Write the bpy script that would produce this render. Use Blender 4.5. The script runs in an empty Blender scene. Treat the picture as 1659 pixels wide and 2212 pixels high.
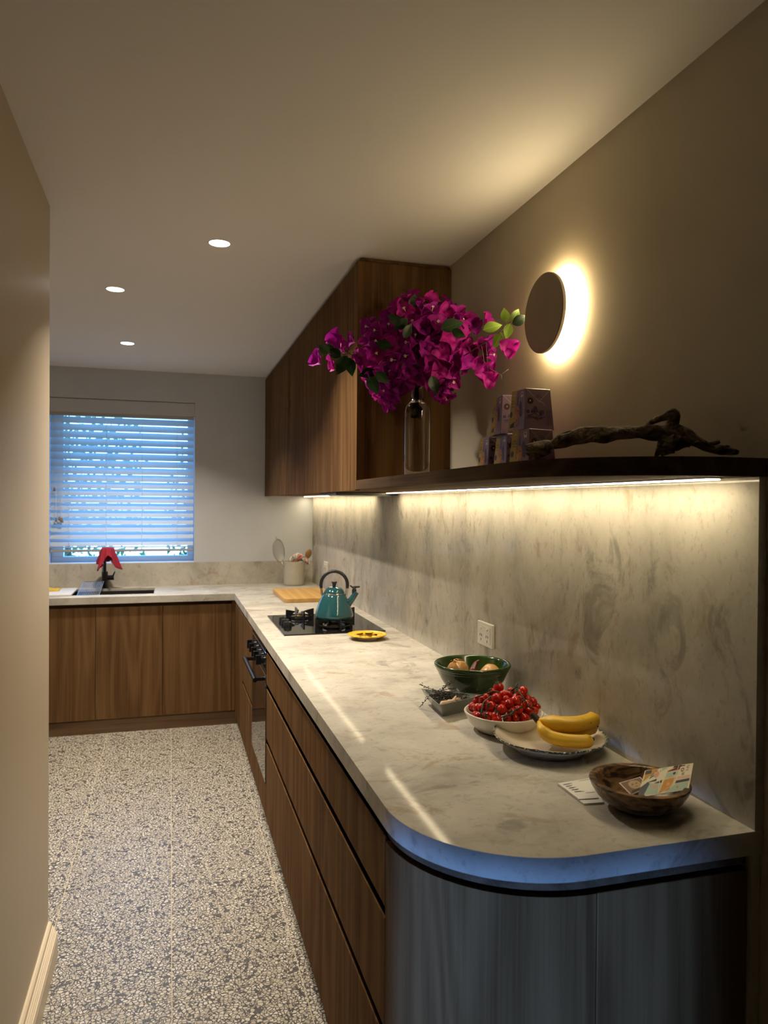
import bpy, bmesh, math, random
from mathutils import Vector, Matrix
random.seed(11)
SC = bpy.context.scene
COL = SC.collection

# ------------------------------------------------------------------ camera
F_PX, W_PX, H_PX = 1590.0, 1659.0, 2212.0
YAW, PITCH, ROLL = math.atan(461.5/F_PX), -0.0107, math.atan(.0072)
EYE = Vector((0, 0, 1.52))
_f = Vector((math.sin(YAW)*math.cos(PITCH), math.cos(YAW)*math.cos(PITCH), math.sin(PITCH)))
_r0 = Vector((math.cos(YAW), -math.sin(YAW), 0)); _u0 = _r0.cross(_f)
CAM_R = _r0*math.cos(ROLL) + _u0*math.sin(ROLL)
CAM_U = -_r0*math.sin(ROLL) + _u0*math.cos(ROLL)
cam_d = bpy.data.cameras.new('camera'); cam = bpy.data.objects.new('camera', cam_d); COL.objects.link(cam)
cam_d.sensor_fit = 'VERTICAL'; cam_d.sensor_height = 36.0
cam_d.lens = 36.0*F_PX/H_PX
cam_d.clip_start = 0.02; cam_d.clip_end = 100
cam_d.dof.use_dof = True; cam_d.dof.focus_distance = 2.3; cam_d.dof.aperture_fstop = 5.0
m = Matrix((CAM_R, CAM_U, -_f)).transposed().to_4x4(); m.translation = EYE
cam.matrix_world = m
SC.camera = cam

# ------------------------------------------------------------------ world, daylight, exposure
SC.view_settings.view_transform = 'Standard'; SC.view_settings.look = 'None'
SC.view_settings.gamma = 1.0; SC.view_settings.use_curve_mapping = False
SC.view_settings.exposure = 0.0
SC.cycles.max_bounces = 8; SC.cycles.diffuse_bounces = 4; SC.cycles.glossy_bounces = 3
SC.cycles.transmission_bounces = 8; SC.cycles.transparent_max_bounces = 8
SC.cycles.caustics_reflective = False; SC.cycles.caustics_refractive = False
SC.cycles.sample_clamp_indirect = 4.0
SC.cycles.use_denoising = True
SC.cycles.use_light_tree = False
SC.cycles.use_adaptive_sampling = True; SC.cycles.adaptive_threshold = 0.04; SC.cycles.adaptive_min_samples = 12
SKY_COL, SKY_STR = (0.07, 0.39, 1.0), 7.0
BEAM_COL, BEAM_W = (0.17, 0.40, 1.0), 1.6        # added blue beam for the worktop's rounded end
DOWN_W, DOWN_COL = 17.5, (1.0, 0.87, 0.70)        # ceiling downlights
STRIP_EM, STRIP_COL = 34.0, (1.0, 0.83, 0.52)    # LED strip under shelf
LAMP_EM, LAMP_COL = 38.0, (1.0, 0.78, 0.42)      # wall lamp
w = bpy.data.worlds.new('sky'); SC.world = w; w.use_nodes = True
bg = w.node_tree.nodes['Background']
bg.inputs[1].default_value = SKY_STR
_n = w.node_tree.nodes; _tc = _n.new('ShaderNodeTexCoord'); _sx = _n.new('ShaderNodeSeparateXYZ'); _rp = _n.new('ShaderNodeValToRGB')
_rp.color_ramp.elements[0].color = (.36, .64, 1.0, 1); _rp.color_ramp.elements[1].position = .45; _rp.color_ramp.elements[1].color = (*SKY_COL, 1)   # paler towards the horizon
w.node_tree.links.new(_tc.outputs['Generated'], _sx.inputs[0]); w.node_tree.links.new(_sx.outputs[2], _rp.inputs[0]); w.node_tree.links.new(_rp.outputs[0], bg.inputs[0])
def area(name, loc, target, sx, sy, col, power, spread=180, shape='RECTANGLE', parent=None):
    d = bpy.data.lights.new(name, 'AREA'); d.shape = shape; d.size = sx
    if shape in ('RECTANGLE', 'ELLIPSE'): d.size_y = sy
    d.color = col; d.energy = power; d.spread = math.radians(spread)
    o = bpy.data.objects.new(name, d); COL.objects.link(o)
    v = (Vector(target)-Vector(loc)).normalized()
    o.rotation_euler = v.to_track_quat('-Z', 'Y').to_euler()
    o.location = Vector(loc)
    if parent: o.parent = parent; o.location = Vector(loc)-world_loc(parent)
    return o
def world_loc(o):
    v = Vector((0, 0, 0))
    while o: v += o.location; o = o.parent
    return v
area('added_blue_beam', (-.985, 0.0, .462), (.565, 1.19, .466), .50, .82, BEAM_COL, BEAM_W, spread=4.2)  # narrow blue lamp added to light the rounded stone edge

# ------------------------------------------------------------------ mesh helpers
class MB:
    def __init__(s): s.v = []; s.f = []
    def add(s, vs, fs):
        n = len(s.v); s.v += [tuple(p) for p in vs]; s.f += [tuple(i+n for i in q) for q in fs]; return s
    def box(s, x0, x1, y0, y1, z0, z1):
        return s.add([(x0,y0,z0),(x1,y0,z0),(x1,y1,z0),(x0,y1,z0),(x0,y0,z1),(x1,y0,z1),(x1,y1,z1),(x0,y1,z1)],
                     [(0,3,2,1),(4,5,6,7),(0,1,5,4),(1,2,6,5),(2,3,7,6),(3,0,4,7)])
    def prism(s, poly, z0, z1):
        n = len(poly)
        return s.add([(x,y,z0) for x,y in poly]+[(x,y,z1) for x,y in poly],
                     [tuple(range(n-1,-1,-1)), tuple(range(n,2*n))]+[(i,(i+1)%n,n+(i+1)%n,n+i) for i in range(n)])
    def lathe(s, prof, seg=32, c=(0,0,0), wob=None, close=False):
        vs = []; k = len(prof)
        for i in range(seg):
            a = 2*math.pi*i/seg
            for r, z in prof:
                q = r*(wob(a, r, z) if wob else 1)
                vs.append((c[0]+q*math.cos(a), c[1]+q*math.sin(a), c[2]+z))
        fs = []
        for i in range(seg):
            j = (i+1) % seg
            for t in range(k-1): fs.append((i*k+t, j*k+t, j*k+t+1, i*k+t+1))
            if close: fs.append((i*k+k-1, j*k+k-1, j*k, i*k))
        n = len(s.v); s.add(vs, fs)
        for e in (0, k-1):
            if not close and prof[e][0] > 1e-6:
                ring = [n+i*k+e for i in range(seg)]
                s.f.append(tuple(ring[::-1] if e == 0 else ring))
        return s
    def tube(s, pts, rad, seg=8, cap=True, squash=None):
        pts = [Vector(p) for p in pts]; n = len(pts)
        rad = rad if isinstance(rad, (list, tuple)) else [rad]*n
        up = None; base = len(s.v); vs = []
        for i in range(n):
            t = (pts[min(i+1,n-1)]-pts[max(i-1,0)]).normalized()
            if up is None: up = t.orthogonal().normalized()
            up = (up-t*up.dot(t)).normalized(); sd = t.cross(up)
            for j in range(seg):
                a = 2*math.pi*j/seg
                rr = rad[i]*(squash(j, i) if squash else 1)
                vs.append(pts[i]+up*(rr*math.cos(a))+sd*(rr*math.sin(a)))
        fs = [(i*seg+j, i*seg+(j+1)%seg, (i+1)*seg+(j+1)%seg, (i+1)*seg+j) for i in range(n-1) for j in range(seg)]
        s.add(vs, fs)
        if cap:
            s.f.append(tuple(base+j for j in range(seg))[::-1]); s.f.append(tuple(base+(n-1)*seg+j for j in range(seg)))
        return s
    def grid(s, fn, nu, nv):
        vs = [fn(i/nu, j/nv) for i in range(nu+1) for j in range(nv+1)]
        return s.add(vs, [(i*(nv+1)+j, (i+1)*(nv+1)+j, (i+1)*(nv+1)+j+1, i*(nv+1)+j+1) for i in range(nu) for j in range(nv)])
    def sphere(s, c, r, nu=12, nv=8, sc=(1,1,1)):
        prof = [(max(1e-7, r*math.sin(math.pi*j/nv)), -r*math.cos(math.pi*j/nv)) for j in range(nv+1)]
        b = len(s.v); s.lathe(prof, nu)
        for i in range(b, len(s.v)):
            x,y,z = s.v[i]; s.v[i] = (c[0]+x*sc[0], c[1]+y*sc[1], c[2]+z*sc[2])
        return s
    def mesh(s, name, off=(0,0,0), smooth=False, bevel=0, bseg=1, merge=False):
        me = bpy.data.meshes.new(name)
        me.from_pydata([(p[0]-off[0], p[1]-off[1], p[2]-off[2]) for p in s.v], [], s.f)
        bm = bmesh.new(); bm.from_mesh(me)
        if merge: bmesh.ops.remove_doubles(bm, verts=bm.verts, dist=1e-5)
        bmesh.ops.recalc_face_normals(bm, faces=bm.faces)
        if bevel:
            es = [e for e in bm.edges if len(e.link_faces) == 2 and e.calc_face_angle(0) > .6]
            bmesh.ops.bevel(bm, geom=es, offset=bevel, segments=bseg, affect='EDGES', profile=.5, clamp_overlap=True)
        bm.to_mesh(me); bm.free()
        if smooth:
            me.shade_smooth() if smooth is True else None
            if smooth is not True:
                me.shade_smooth()
                try: me.set_sharp_from_angle(angle=math.radians(smooth))
                except Exception: pass
        return me
    def build(s, name, mat, parent=None, smooth=False, bevel=0, bseg=1, merge=False):
        off = world_loc(parent) if parent else (0,0,0)
        me = s.mesh(name, off, smooth, bevel, bseg, merge)
        return link(name, me, mat, parent)
def link(name, me, mat, parent=None, loc=(0,0,0)):
    o = bpy.data.objects.new(name, me); COL.objects.link(o)
    if mat:
        if len(me.materials) == 0: me.materials.append(mat)
    if parent: o.parent = parent
    o.location = loc
    return o
def empty(name, loc=(0,0,0)):
    o = bpy.data.objects.new(name, None); COL.objects.link(o); o.location = loc; o.empty_display_size = .05
    return o
def tag(o, label, cat, group=None):
    o['label'] = label; o['category'] = cat
    if group: o['group'] = group
    return o
def struct(o): o['kind'] = 'structure'; return o
def thing(name, loc, label, cat, group=None): return tag(empty(name, loc), label, cat, group)
def bx(*a): return MB().box(*a)

# ------------------------------------------------------------------ materials
class NT:
    def __init__(s, name):
        s.m = bpy.data.materials.new(name); s.m.use_nodes = True; s.t = s.m.node_tree
        s.p = s.t.nodes['Principled BSDF']; s.out = s.t.nodes['Material Output']
    def n(s, typ, ins=None, **pr):
        nd = s.t.nodes.new(typ)
        for k, v in pr.items(): setattr(nd, k, v)
        for k, v in (ins or {}).items(): s.set(nd.inputs[k], v)
        return nd
    def set(s, sock, v):
        if isinstance(v, bpy.types.NodeSocket): s.t.links.new(v, sock)
        elif isinstance(v, (tuple, list)) and sock.type == 'RGBA' and len(v) == 3: sock.default_value = (*v, 1)
        else: sock.default_value = v
    def math(s, op, a, b=0.0, clamp=False):
        return s.n('ShaderNodeMath', {0: a, 1: b}, operation=op, use_clamp=clamp).outputs[0]
    def vmath(s, op, a, b): return s.n('ShaderNodeVectorMath', {0: a, 1: b}, operation=op).outputs[0]
    def pos(s, rnd=0.0, wobj=False):
        p = s.n('ShaderNodeNewGeometry').outputs['Position']
        if wobj: p = s.n('ShaderNodeTexCoord').outputs['Object']
        if rnd:
            r = s.n('ShaderNodeObjectInfo').outputs['Random']
            p = s.vmath('ADD', p, s.n('ShaderNodeCombineXYZ', {0: s.math('MULTIPLY', r, 7.3*rnd), 1: s.math('MULTIPLY', r, 11.9*rnd), 2: s.math('MULTIPLY', r, 3.1*rnd)}).outputs[0])
        return p
    def noise(s, vec, scale, detail=2.0, rough=.5, dist=0.0):
        return s.n('ShaderNodeTexNoise', {'Vector': vec, 'Scale': scale, 'Detail': detail, 'Roughness': rough, 'Distortion': dist}).outputs[0]
    def ramp(s, fac, stops, interp='LINEAR'):
        nd = s.n('ShaderNodeValToRGB', {0: fac}); e = nd.color_ramp.elements; nd.color_ramp.interpolation = interp
        while len(e) < len(stops): e.new(.5)
        for q, (p, c) in zip(e, stops): q.position = p; q.color = (*c, 1) if len(c) == 3 else c
        return nd.outputs[0]
    def mix(s, fac, a, b, blend='MIX'):
        nd = s.n('ShaderNodeMix', data_type='RGBA', blend_type=blend)
        s.set(nd.inputs[0], fac); s.set(nd.inputs[6], a); s.set(nd.inputs[7], b)
        return nd.outputs[2]
    def P(s, **k):
        for a, v in k.items(): s.set(s.p.inputs[a.replace('_', ' ')], v)
        return s
    def bump(s, h, strength=.2, dist=.01):
        s.set(s.p.inputs['Normal'], s.n('ShaderNodeBump', {'Height': h, 'Strength': strength, 'Distance': dist}).outputs[0]); return s
def plain(name, col, rough=.5, metal=0.0, spec=.5, var=0.0, vscale=30, coat=0.0):
    t = NT(name); c = col
    if var:
        n = t.noise(t.pos(wobj=True), vscale, 4, .6)
        c = t.mix(n, tuple(x*(1-var) for x in col), tuple(min(1, x*(1+var)) for x in col))
    t.P(Base_Color=c, Roughness=rough, Metallic=metal, Specular_IOR_Level=spec, Coat_Weight=coat)
    return t.m
def emis(name, col, st):
    t = NT(name); e = t.n('ShaderNodeEmission', {0: col, 1: st}); t.t.links.new(e.outputs[0], t.out.inputs[0]); return t.m
def wood(name, axis, dark=(.075,.037,.016), mid=(.140,.076,.033), light=(.20,.115,.052), rough=.62):
    t = NT(name); p = t.pos(rnd=1.0)
    def st(a, b):
        v = [a, a, a]; v[axis] = b; return t.vmath('MULTIPLY', p, tuple(v))
    rings = t.noise(st(4.2, .42), 1.0, 2.5, .45, .3)
    sn = t.math('SINE', t.math('MULTIPLY', rings, 62.0))
    ring = t.math('POWER', t.math('MULTIPLY', t.math('ADD', sn, 1.0), .5), 1.6)
    fib = t.noise(st(150, 2.4), 1.0, 3, .6)
    band = t.noise(st(16, .35), 1.0, 2, .5)
    f = t.math('ADD', t.math('MULTIPLY', ring, .20), t.math('ADD', t.math('MULTIPLY', fib, .46), t.math('MULTIPLY', band, .42)))
    c = t.ramp(f, [(.26, dark), (.54, mid), (.86, light)])
    t.P(Base_Color=c, Roughness=rough, Specular_IOR_Level=.02)
    return t.m
def stone(name, stretch, tint=1.0):
    t = NT(name); p = t.pos(); q = t.vmath('MULTIPLY', p, stretch)
    base = t.ramp(t.noise(q, 4.5, 6, .66, .3), [(.30, (.38*tint,.357*tint,.313*tint)), (.52, (.52*tint,.49*tint,.43*tint)), (.72, (.61*tint,.575*tint,.505*tint))])
    fl = t.noise(q, 26, 4, .66, .7)
    c = t.mix(t.ramp(fl, [(.56, (0,0,0)), (.70, (.42,.42,.42))]), base, (.30*tint,.275*tint,.235*tint))
    sp = t.noise(t.vmath('ADD', q, (5.5, 2.2, 1.7)), 62, 2, .6)
    c = t.mix(t.ramp(sp, [(.62, (0,0,0)), (.72, (.35,.35,.35))]), c, (.26*tint,.235*tint,.20*tint))
    bl = t.noise(t.vmath('ADD', q, (3.7, 1.2, 8.1)), 5.2, 5, .66, .8)
    c = t.mix(t.ramp(bl, [(.595, (0,0,0)), (.66, (.42,.42,.42)), (.78, (.72,.72,.72))]), c, (.17,.16,.14))
    br = t.noise(t.vmath('ADD', q, (11.3, 4.4, 2.2)), 7.5, 5, .68, .6)
    c = t.mix(t.ramp(br, [(.575, (0,0,0)), (.66, (.58,.58,.58))]), c, (.34,.255,.165))
    t.P(Base_Color=c, Roughness=.5, Specular_IOR_Level=0.0)
    gl = t.n('ShaderNodeBsdfGlossy', {0: (1,1,1), 1: .07}); mx = t.n('ShaderNodeMixShader', {0: .022})      # faint polish
    t.t.links.new(t.p.outputs[0], mx.inputs[1]); t.t.links.new(gl.outputs[0], mx.inputs[2]); t.t.links.new(mx.outputs[0], t.out.inputs[0])
    return t.m
def terrazzo():
    t = NT('terrazzo'); p = t.pos()
    p2 = t.vmath('ADD', p, t.vmath('MULTIPLY', t.n('ShaderNodeTexNoise', {'Vector': p, 'Scale': 60.0, 'Detail': 1.0}).outputs[1], (.012,.012,.012)))
    p2 = t.vmath('MULTIPLY', p2, (1, 1, .02))
    v = t.n('ShaderNodeTexVoronoi', {'Vector': p2, 'Scale': 86.0, 'Randomness': 1.0}, feature='DISTANCE_TO_EDGE').outputs[0]
    vc = t.n('ShaderNodeTexVoronoi', {'Vector': p2, 'Scale': 86.0, 'Randomness': 1.0}, feature='F1')
    tone = t.n('ShaderNodeSeparateColor', {0: vc.outputs['Color']}).outputs[0]
    thr = t.math('ADD', t.math('MULTIPLY', tone, .06), .055)
    chip = t.math('MULTIPLY', t.math('SUBTRACT', v, thr), 28.0, True)
    chipc = t.ramp(tone, [(0, (.40,.35,.27)), (.45, (.52,.47,.385)), (.9, (.62,.58,.50))])
    chipc = t.mix(t.math('GREATER_THAN', tone, .955), chipc, (.09,.085,.08))
    small = t.n('ShaderNodeTexVoronoi', {'Vector': p2, 'Scale': 260.0}, feature='F1').outputs['Distance']
    gr = t.mix(t.math('LESS_THAN', small, .28), (.060,.056,.052), (.30,.27,.22))
    t.P(Base_Color=t.mix(chip, gr, chipc), Roughness=.38, Specular_IOR_Level=.4)
    return t.m
def plaster(name, col, amt=.10, rough=.75, scale=2.0, spec=.25, bump=False):
    t = NT(name); p = t.pos()
    n = t.noise(p, scale, 4, .62, .5)
    c = t.mix(n, tuple(x*(1-amt*1.6) for x in col), tuple(x*(1+amt) for x in col))
    t.P(Base_Color=c, Roughness=rough, Specular_IOR_Level=spec)
    if bump: t.bump(t.noise(p, 45, 2, .6), .12, .004)
    return t.m
M = {}
M['wood_z'] = wood('walnut_veneer_upright', 2)
M['wood_y'] = wood('walnut_veneer_lengthwise', 1, dark=(.045,.028,.018), mid=(.095,.062,.038), light=(.15,.10,.065))
M['wood_x'] = wood('walnut_veneer_crosswise', 0, dark=(.06,.035,.02), mid=(.115,.07,.04), light=(.18,.12,.07))
M['stone_top'] = stone('stone_worktop', (1.0, 1.2, 1.0), .90)
M['stone_wall'] = stone('stone_splashback', (1.0, 1.3, .85), 1.0)
M['terrazzo'] = terrazzo()
M['grout'] = plain('grout', (.52,.45,.33), .8)
M['wall'] = plaster('putty_plaster', (.52,.47,.365), .14, bump=True)
M['wall_back'] = plaster('grey_plaster', (.58,.60,.635), .07)
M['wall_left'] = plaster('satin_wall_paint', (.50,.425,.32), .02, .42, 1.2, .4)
M['hall'] = plaster('hall_fill_cut', (.20,.175,.145), .02, .6, 1.2)  # unseen hall walls darkened to cut fill light on the foreground
M['ceiling'] = plaster('ceiling_paint', (.78,.76,.74), .01, .8, 1.0)
M['skirting'] = plain('skirting_enamel', (.70,.60,.46), .35)
M['carcass'] = plain('carcass_dark', (.018,.014,.011), .6)
M['black_glass'] = plain('black_glass', (.006,.006,.007), .03, 0, .6)
M['oven_glass'] = plain('oven_mirror_glass', (.05,.045,.04), .03, .55, .8)
M['black_metal'] = plain('black_metal', (.012,.012,.013), .35, 0, .5)
M['black_satin'] = plain('black_satin', (.02,.02,.022), .22, .6, .5)
M['chrome'] = plain('chrome', (.7,.7,.7), .12, 1.0)
M['brass_burner'] = plain('burner_brass', (.35,.22,.1), .35, .9)
M['white_plastic'] = plain('white_plastic', (.75,.72,.66), .28)
M['dark_slot'] = plain('dark_slot', (.03,.025,.02), .6)
def blind_mat():
    t = NT('blind_slat'); t.P(Base_Color=(.64,.66,.68), Roughness=.42)
    tr = t.n('ShaderNodeBsdfTranslucent', {0: (.8,.8,.8)}); mx = t.n('ShaderNodeMixShader', {0: .20})
    t.t.links.new(t.p.outputs[0], mx.inputs[1]); t.t.links.new(tr.outputs[0], mx.inputs[2]); t.t.links.new(mx.outputs[0], t.out.inputs[0]); return t.m
M['blind'] = blind_mat()
M['rail'] = plain('blind_rail_shaded', (.42,.40,.38), .45)  # rails and lowest slat greyer than the other slats, shade put into the colour
M['frame'] = plain('window_frame_paint', (.80,.82,.84), .4)
M['cord'] = plain('blind_cord', (.8,.8,.8), .7)
M['tassel'] = plain('tassel_wood', (.30,.2,.13), .5)
M['strip_em'] = emis('led_strip_glow', STRIP_COL, STRIP_EM)
M['lamp_em'] = emis('wall_lamp_glow', LAMP_COL, LAMP_EM)
M['down_em'] = emis('downlight_glow', (1, .93, .82), 14.0)
M['alu'] = plain('aluminium', (.6,.58,.55), .35, .9)
def glass_pane():
    t = NT('window_glass'); tr = t.n('ShaderNodeBsdfTransparent', {0: (.93,.97,.98)}); gl = t.n('ShaderNodeBsdfGlossy', {0: (1,1,1), 1: .02})
    mx = t.n('ShaderNodeMixShader', {0: .06}); t.t.links.new(tr.outputs[0], mx.inputs[1]); t.t.links.new(gl.outputs[0], mx.inputs[2])
    t.t.links.new(mx.outputs[0], t.out.inputs[0]); return t.m
M['pane'] = glass_pane()
# ================================================================== the room shell
CEIL, WR, BACKY = 2.495, 1.096, 5.74
XL, XFAR, YREAR = -.385, -2.3, -2.4
sub = struct(bx(XFAR, WR+.15, YREAR, BACKY+.25, -.12, -.006).build('floor', M['terrazzo']))
# terrazzo tiles with recessed joints, 400 mm grid
gro = bx(-1.605, 1.09, -.5, BACKY, -.006, -.0009).build('grout_bed', M['grout'], sub)
tile_me = MB().box(0, .3972, 0, .3972, -.012, 0).mesh('tile', bevel=.0006)
tile_me.materials.append(M['terrazzo'])
for i in range(-4, 3):
    for j in range(-6, 7):
        x0, y0 = .0115+.4*i, 3.13+.4*j
        if x0 < -.40 and y0+.4 < 2.72: continue
        if x0 > .45: continue
        link('tile', tile_me, None, sub, (x0, y0, 0))
struct(bx(XFAR-.15, WR+.15, YREAR-.15, BACKY+.25, CEIL, CEIL+.12).build('ceiling', M['ceiling']))
struct(bx(WR, WR+.15, YREAR, BACKY+.25, 0, CEIL).build('wall_right', M['wall']))
# back wall with the window opening
WX0, WX1, WZ0, WZ1 = -.836, .174, 1.072, 2.272
wb = MB()
wb.box(XFAR, WX0, BACKY, BACKY+.25, 0, CEIL); wb.box(WX1, WR, BACKY, BACKY+.25, 0, CEIL)
wb.box(WX0, WX1, BACKY, BACKY+.25, 0, WZ0); wb.box(WX0, WX1, BACKY, BACKY+.25, WZ1, CEIL)
struct(wb.build('wall_back', M['wall_back']))
# blind pelmet board, flush with the plaster above the window
struct(MB().box(WX0+.002, WX1-.002, BACKY+.001, BACKY+.016, 2.170, WZ1-.006).box(WX0, WX1, BACKY+.016, BACKY+.03, 2.172, WZ1).build('trim_1', M['wall_back']))
struct(MB().box(XL-.12, XL, 1.35, 2.65, 0, CEIL).build('wall_left', M['wall_left'], bevel=.002))
struct(bx(XFAR, XL-.12, 2.53, 2.65, 0, CEIL).build('wall_inner', M['wall_left']))
XH = -1.05
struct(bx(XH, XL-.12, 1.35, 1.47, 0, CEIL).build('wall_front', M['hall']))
wo = MB()
RY0, RY1, RZ0, RZ1 = -.36, .36, .06, .94      # added low opening shaped for the blue beam, out of view beside the camera
wo.box(XH-.15, XH, YREAR, RY0, 0, CEIL); wo.box(XH-.15, XH, RY1, 1.47, 0, CEIL)
wo.box(XH-.15, XH, RY0, RY1, 0, RZ0); wo.box(XH-.15, XH, RY0, RY1, RZ1, CEIL)
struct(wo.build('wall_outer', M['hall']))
struct(bx(XFAR-.15, XFAR, 2.53, BACKY+.25, 0, CEIL).build('wall_side', M['wall_left']))
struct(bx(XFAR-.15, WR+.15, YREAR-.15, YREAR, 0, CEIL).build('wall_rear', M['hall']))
# skirting on the left wall: ogee profile swept along the wall
prof = [(0,0),(.029,0),(.029,.068),(.026,.071),(.026,.074),(.029,.077),(.0275,.083),(.023,.085),(.0235,.090),(.020,.092),(.0205,.097),(.016,.099),(.0165,.104),(.0125,.106),(.011,.118),(.006,.122),(0,.122)]
sk = MB(); n = len(prof)
sk.add([(XL+a, 1.35, z) for a, z in prof]+[(XL+a, 2.648, z) for a, z in prof],
       [tuple(range(n)), tuple(range(2*n-1, n-1, -1))]+[(i, (i+1) % n, n+(i+1) % n, n+i) for i in range(n)])
struct(sk.build('baseboard_left', M['skirting']))
# kitchen window
win = struct(empty('window_1', (-.33, BACKY+.12, WZ0)))
FY0, FY1 = BACKY+.10, BACKY+.16
fr = MB(); fr.box(WX0, WX1, FY0, FY1, WZ0, WZ0+.045); fr.box(WX0, WX1, FY0, FY1, WZ1-.05, WZ1)
fr.box(WX0, -.752, FY0, FY1, WZ0+.045, WZ1-.05); fr.box(.125, WX1, FY0, FY1, WZ0+.045, WZ1-.05)
fr.build('window_frame', M['frame'], win, bevel=.003)
bx(-.752, .125, FY0+.025, FY0+.031, WZ0+.045, WZ1-.05).build('pane', M['pane'], win)
bx(WX0, WX1, BACKY-.002, FY0, WZ0-.012, WZ0+.004).build('window_sill', M['frame'], win)
# unseen window added left of the camera to house the blue beam
rw = struct(empty('added_window', (XH-.07, 0, RZ0)))
fr = MB(); X0, X1 = XH-.12, XH-.06
fr.box(X0, X1, RY0, RY1, RZ0, RZ0+.05); fr.box(X0, X1, RY0, RY1, RZ1-.05, RZ1)
fr.box(X0, X1, RY0, RY0+.05, RZ0, RZ1); fr.box(X0, X1, RY1-.05, RY1, RZ0, RZ1)
fr.build('window_frame', M['frame'], rw); bx(XH-.095, XH-.09, RY0+.05, RY1-.05, RZ0+.05, RZ1-.05).build('sky_block_pane', plain('sky_block_sheet', (.7,.75,.8), .6), rw)  # opaque sheet added to keep the sky out behind the beam
# outside: gravel ground and a clipped hedge seen through the slats
g = struct(bx(-9, 9, BACKY+.26, 16, -.4, -.3).build('ground', plain('gravel', (.50,.50,.47), .9, var=.5, vscale=25)))
M['foliage'] = plain('garden_leaves', (.12,.19,.06), .7, var=.6, vscale=9)
M['trunk'] = plain('garden_trunk', (.09,.07,.05), .9)
def garden_tree(cx, cy, rx, ry, z0, z1, n, seed, label):
    rnd = random.Random(seed); t = thing('garden_tree', (cx, cy, -.3), label, 'tree', 'trees outside the window')
    MB().tube([(cx, cy, -.3), (cx+.05, cy, z0+.3), (cx-.05, cy+.05, z1-.4)], [.09,.07,.02], 8).build('trunk', M['trunk'], t, smooth=True)
    b = MB(); zc, rz = (z0+z1)/2, (z1-z0)/2
    for k in range(n):
        while True:
            p = Vector((rnd.uniform(-1,1), rnd.uniform(-1,1), rnd.uniform(-1,1)))
            if p.length < 1: break
        p = Vector((cx+p.x*rx, cy+p.y*ry, zc+p.z*rz)); s = rnd.uniform(.03,.06)
        a = Vector((rnd.gauss(0,1), rnd.gauss(0,1), rnd.gauss(0,1))).normalized(); c = a.orthogonal().normalized(); a *= s; c *= s*.55
        b.add([p-a, p-c*1.0, p+a, p+c], [(0,1,2,3)])
    b.build('foliage', M['foliage'], t)['kind'] = 'stuff'
garden_tree(-1.15, 9.0, .95, .8, -.2, 3.3, 2400, 3, 'leafy green garden tree outside, behind the left half of the window blind')
garden_tree(.85, 9.3, .95, .8, -.2, 2.9, 2400, 8, 'leafy green garden tree outside, behind the right half of the window blind')

# ------------------------------------------------------------------ venetian blind
BX0, BX1 = -.830, .168
bl = thing('venetian_blind', (-.33, BACKY+.03, 1.16), 'white horizontal slat blind hanging half tilted in the kitchen window', 'blind')
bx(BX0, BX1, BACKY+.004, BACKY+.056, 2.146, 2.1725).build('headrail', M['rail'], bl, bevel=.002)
sl = MB(); NS = 9
def slat_fn(u, v):
    s = v-.5; a = math.radians(50)
    y = s*.066; cr = .0035*(1-(2*s)**2)
    return (BX0+(BX1-BX0)*u, y*math.cos(a)-cr*math.sin(a), y*math.sin(a)+cr*math.cos(a))
sl.grid(slat_fn, 1, NS)
sme = sl.mesh('slat', smooth=True); sme.materials.append(M['blind'])
NSL, Z_TOP, Z_BOT = 18, 2.117, 1.224
for k in range(NSL):
    z = Z_TOP+(Z_BOT-Z_TOP)*k/(NSL-1)
    o = link('slat', sme, None, bl, Vector((0, BACKY+.03, z))-world_loc(bl))
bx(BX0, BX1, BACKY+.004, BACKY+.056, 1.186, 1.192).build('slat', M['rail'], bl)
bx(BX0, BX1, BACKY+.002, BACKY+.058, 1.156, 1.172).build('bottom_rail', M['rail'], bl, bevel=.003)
for x in (-.70, -.45, -.203, .047):
    b = MB()
    for yy in (BACKY-.002, BACKY+.060):
        b.tube([(x, yy, 1.16), (x, yy, 2.12)], .0012, 4)
    b.build('ladder_cord', M['cord'], bl)
for x, zt in ((-.799, 1.62), (-.787, 1.40), (-.765, 1.41), (-.747, 1.395), (-.755, 1.40)):
    c = MB().tube([(x, BACKY-.012, zt), (x, BACKY-.012, 2.12)], .0012, 4).build('pull_cord', M['cord'], bl)
    MB().lathe([(.003,.03),(.006,.018),(.009,.004),(.008,0)], 10, (x, BACKY-.012, zt-.025)).build('tassel', M['tassel'], c, smooth=True)
# ================================================================== worktop and splashback
FX, ENDY, SPX, UPY = .425, 1.145, 1.076, 5.72
TOPZ, THK = .900, .045
def arc(cx, cy, r, a0, a1, n): return [(cx+r*math.cos(math.radians(a0+(a1-a0)*i/n)), cy+r*math.sin(math.radians(a0+(a1-a0)*i/n))) for i in range(n+1)]
RC = .29
wt = MB()
wt.prism([(WR-.001, ENDY), (WR-.001, UPY+.019), (FX, UPY+.019), (FX, ENDY+RC)]+arc(FX+RC, ENDY+RC, RC, 180, 270, 24)[1:], TOPZ-THK, TOPZ)
SKX0, SKX1, SKY0, SKY1 = -1.02, -.105, 5.245, 5.60
BFY = 5.117
wt.box(SKX1, FX, BFY, UPY+.019, TOPZ-THK, TOPZ); wt.box(-2.29, SKX0, BFY, UPY+.019, TOPZ-THK, TOPZ)
wt.box(SKX0, SKX1, BFY, SKY0, TOPZ-THK, TOPZ); wt.box(SKX0, SKX1, SKY1, UPY+.019, TOPZ-THK, TOPZ)
tag(wt.build('stone_worktop', M['stone_top'], smooth=25), 'pale mottled stone worktop running along both walls with a rounded near corner', 'worktop')
SPT = 1.577
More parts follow.
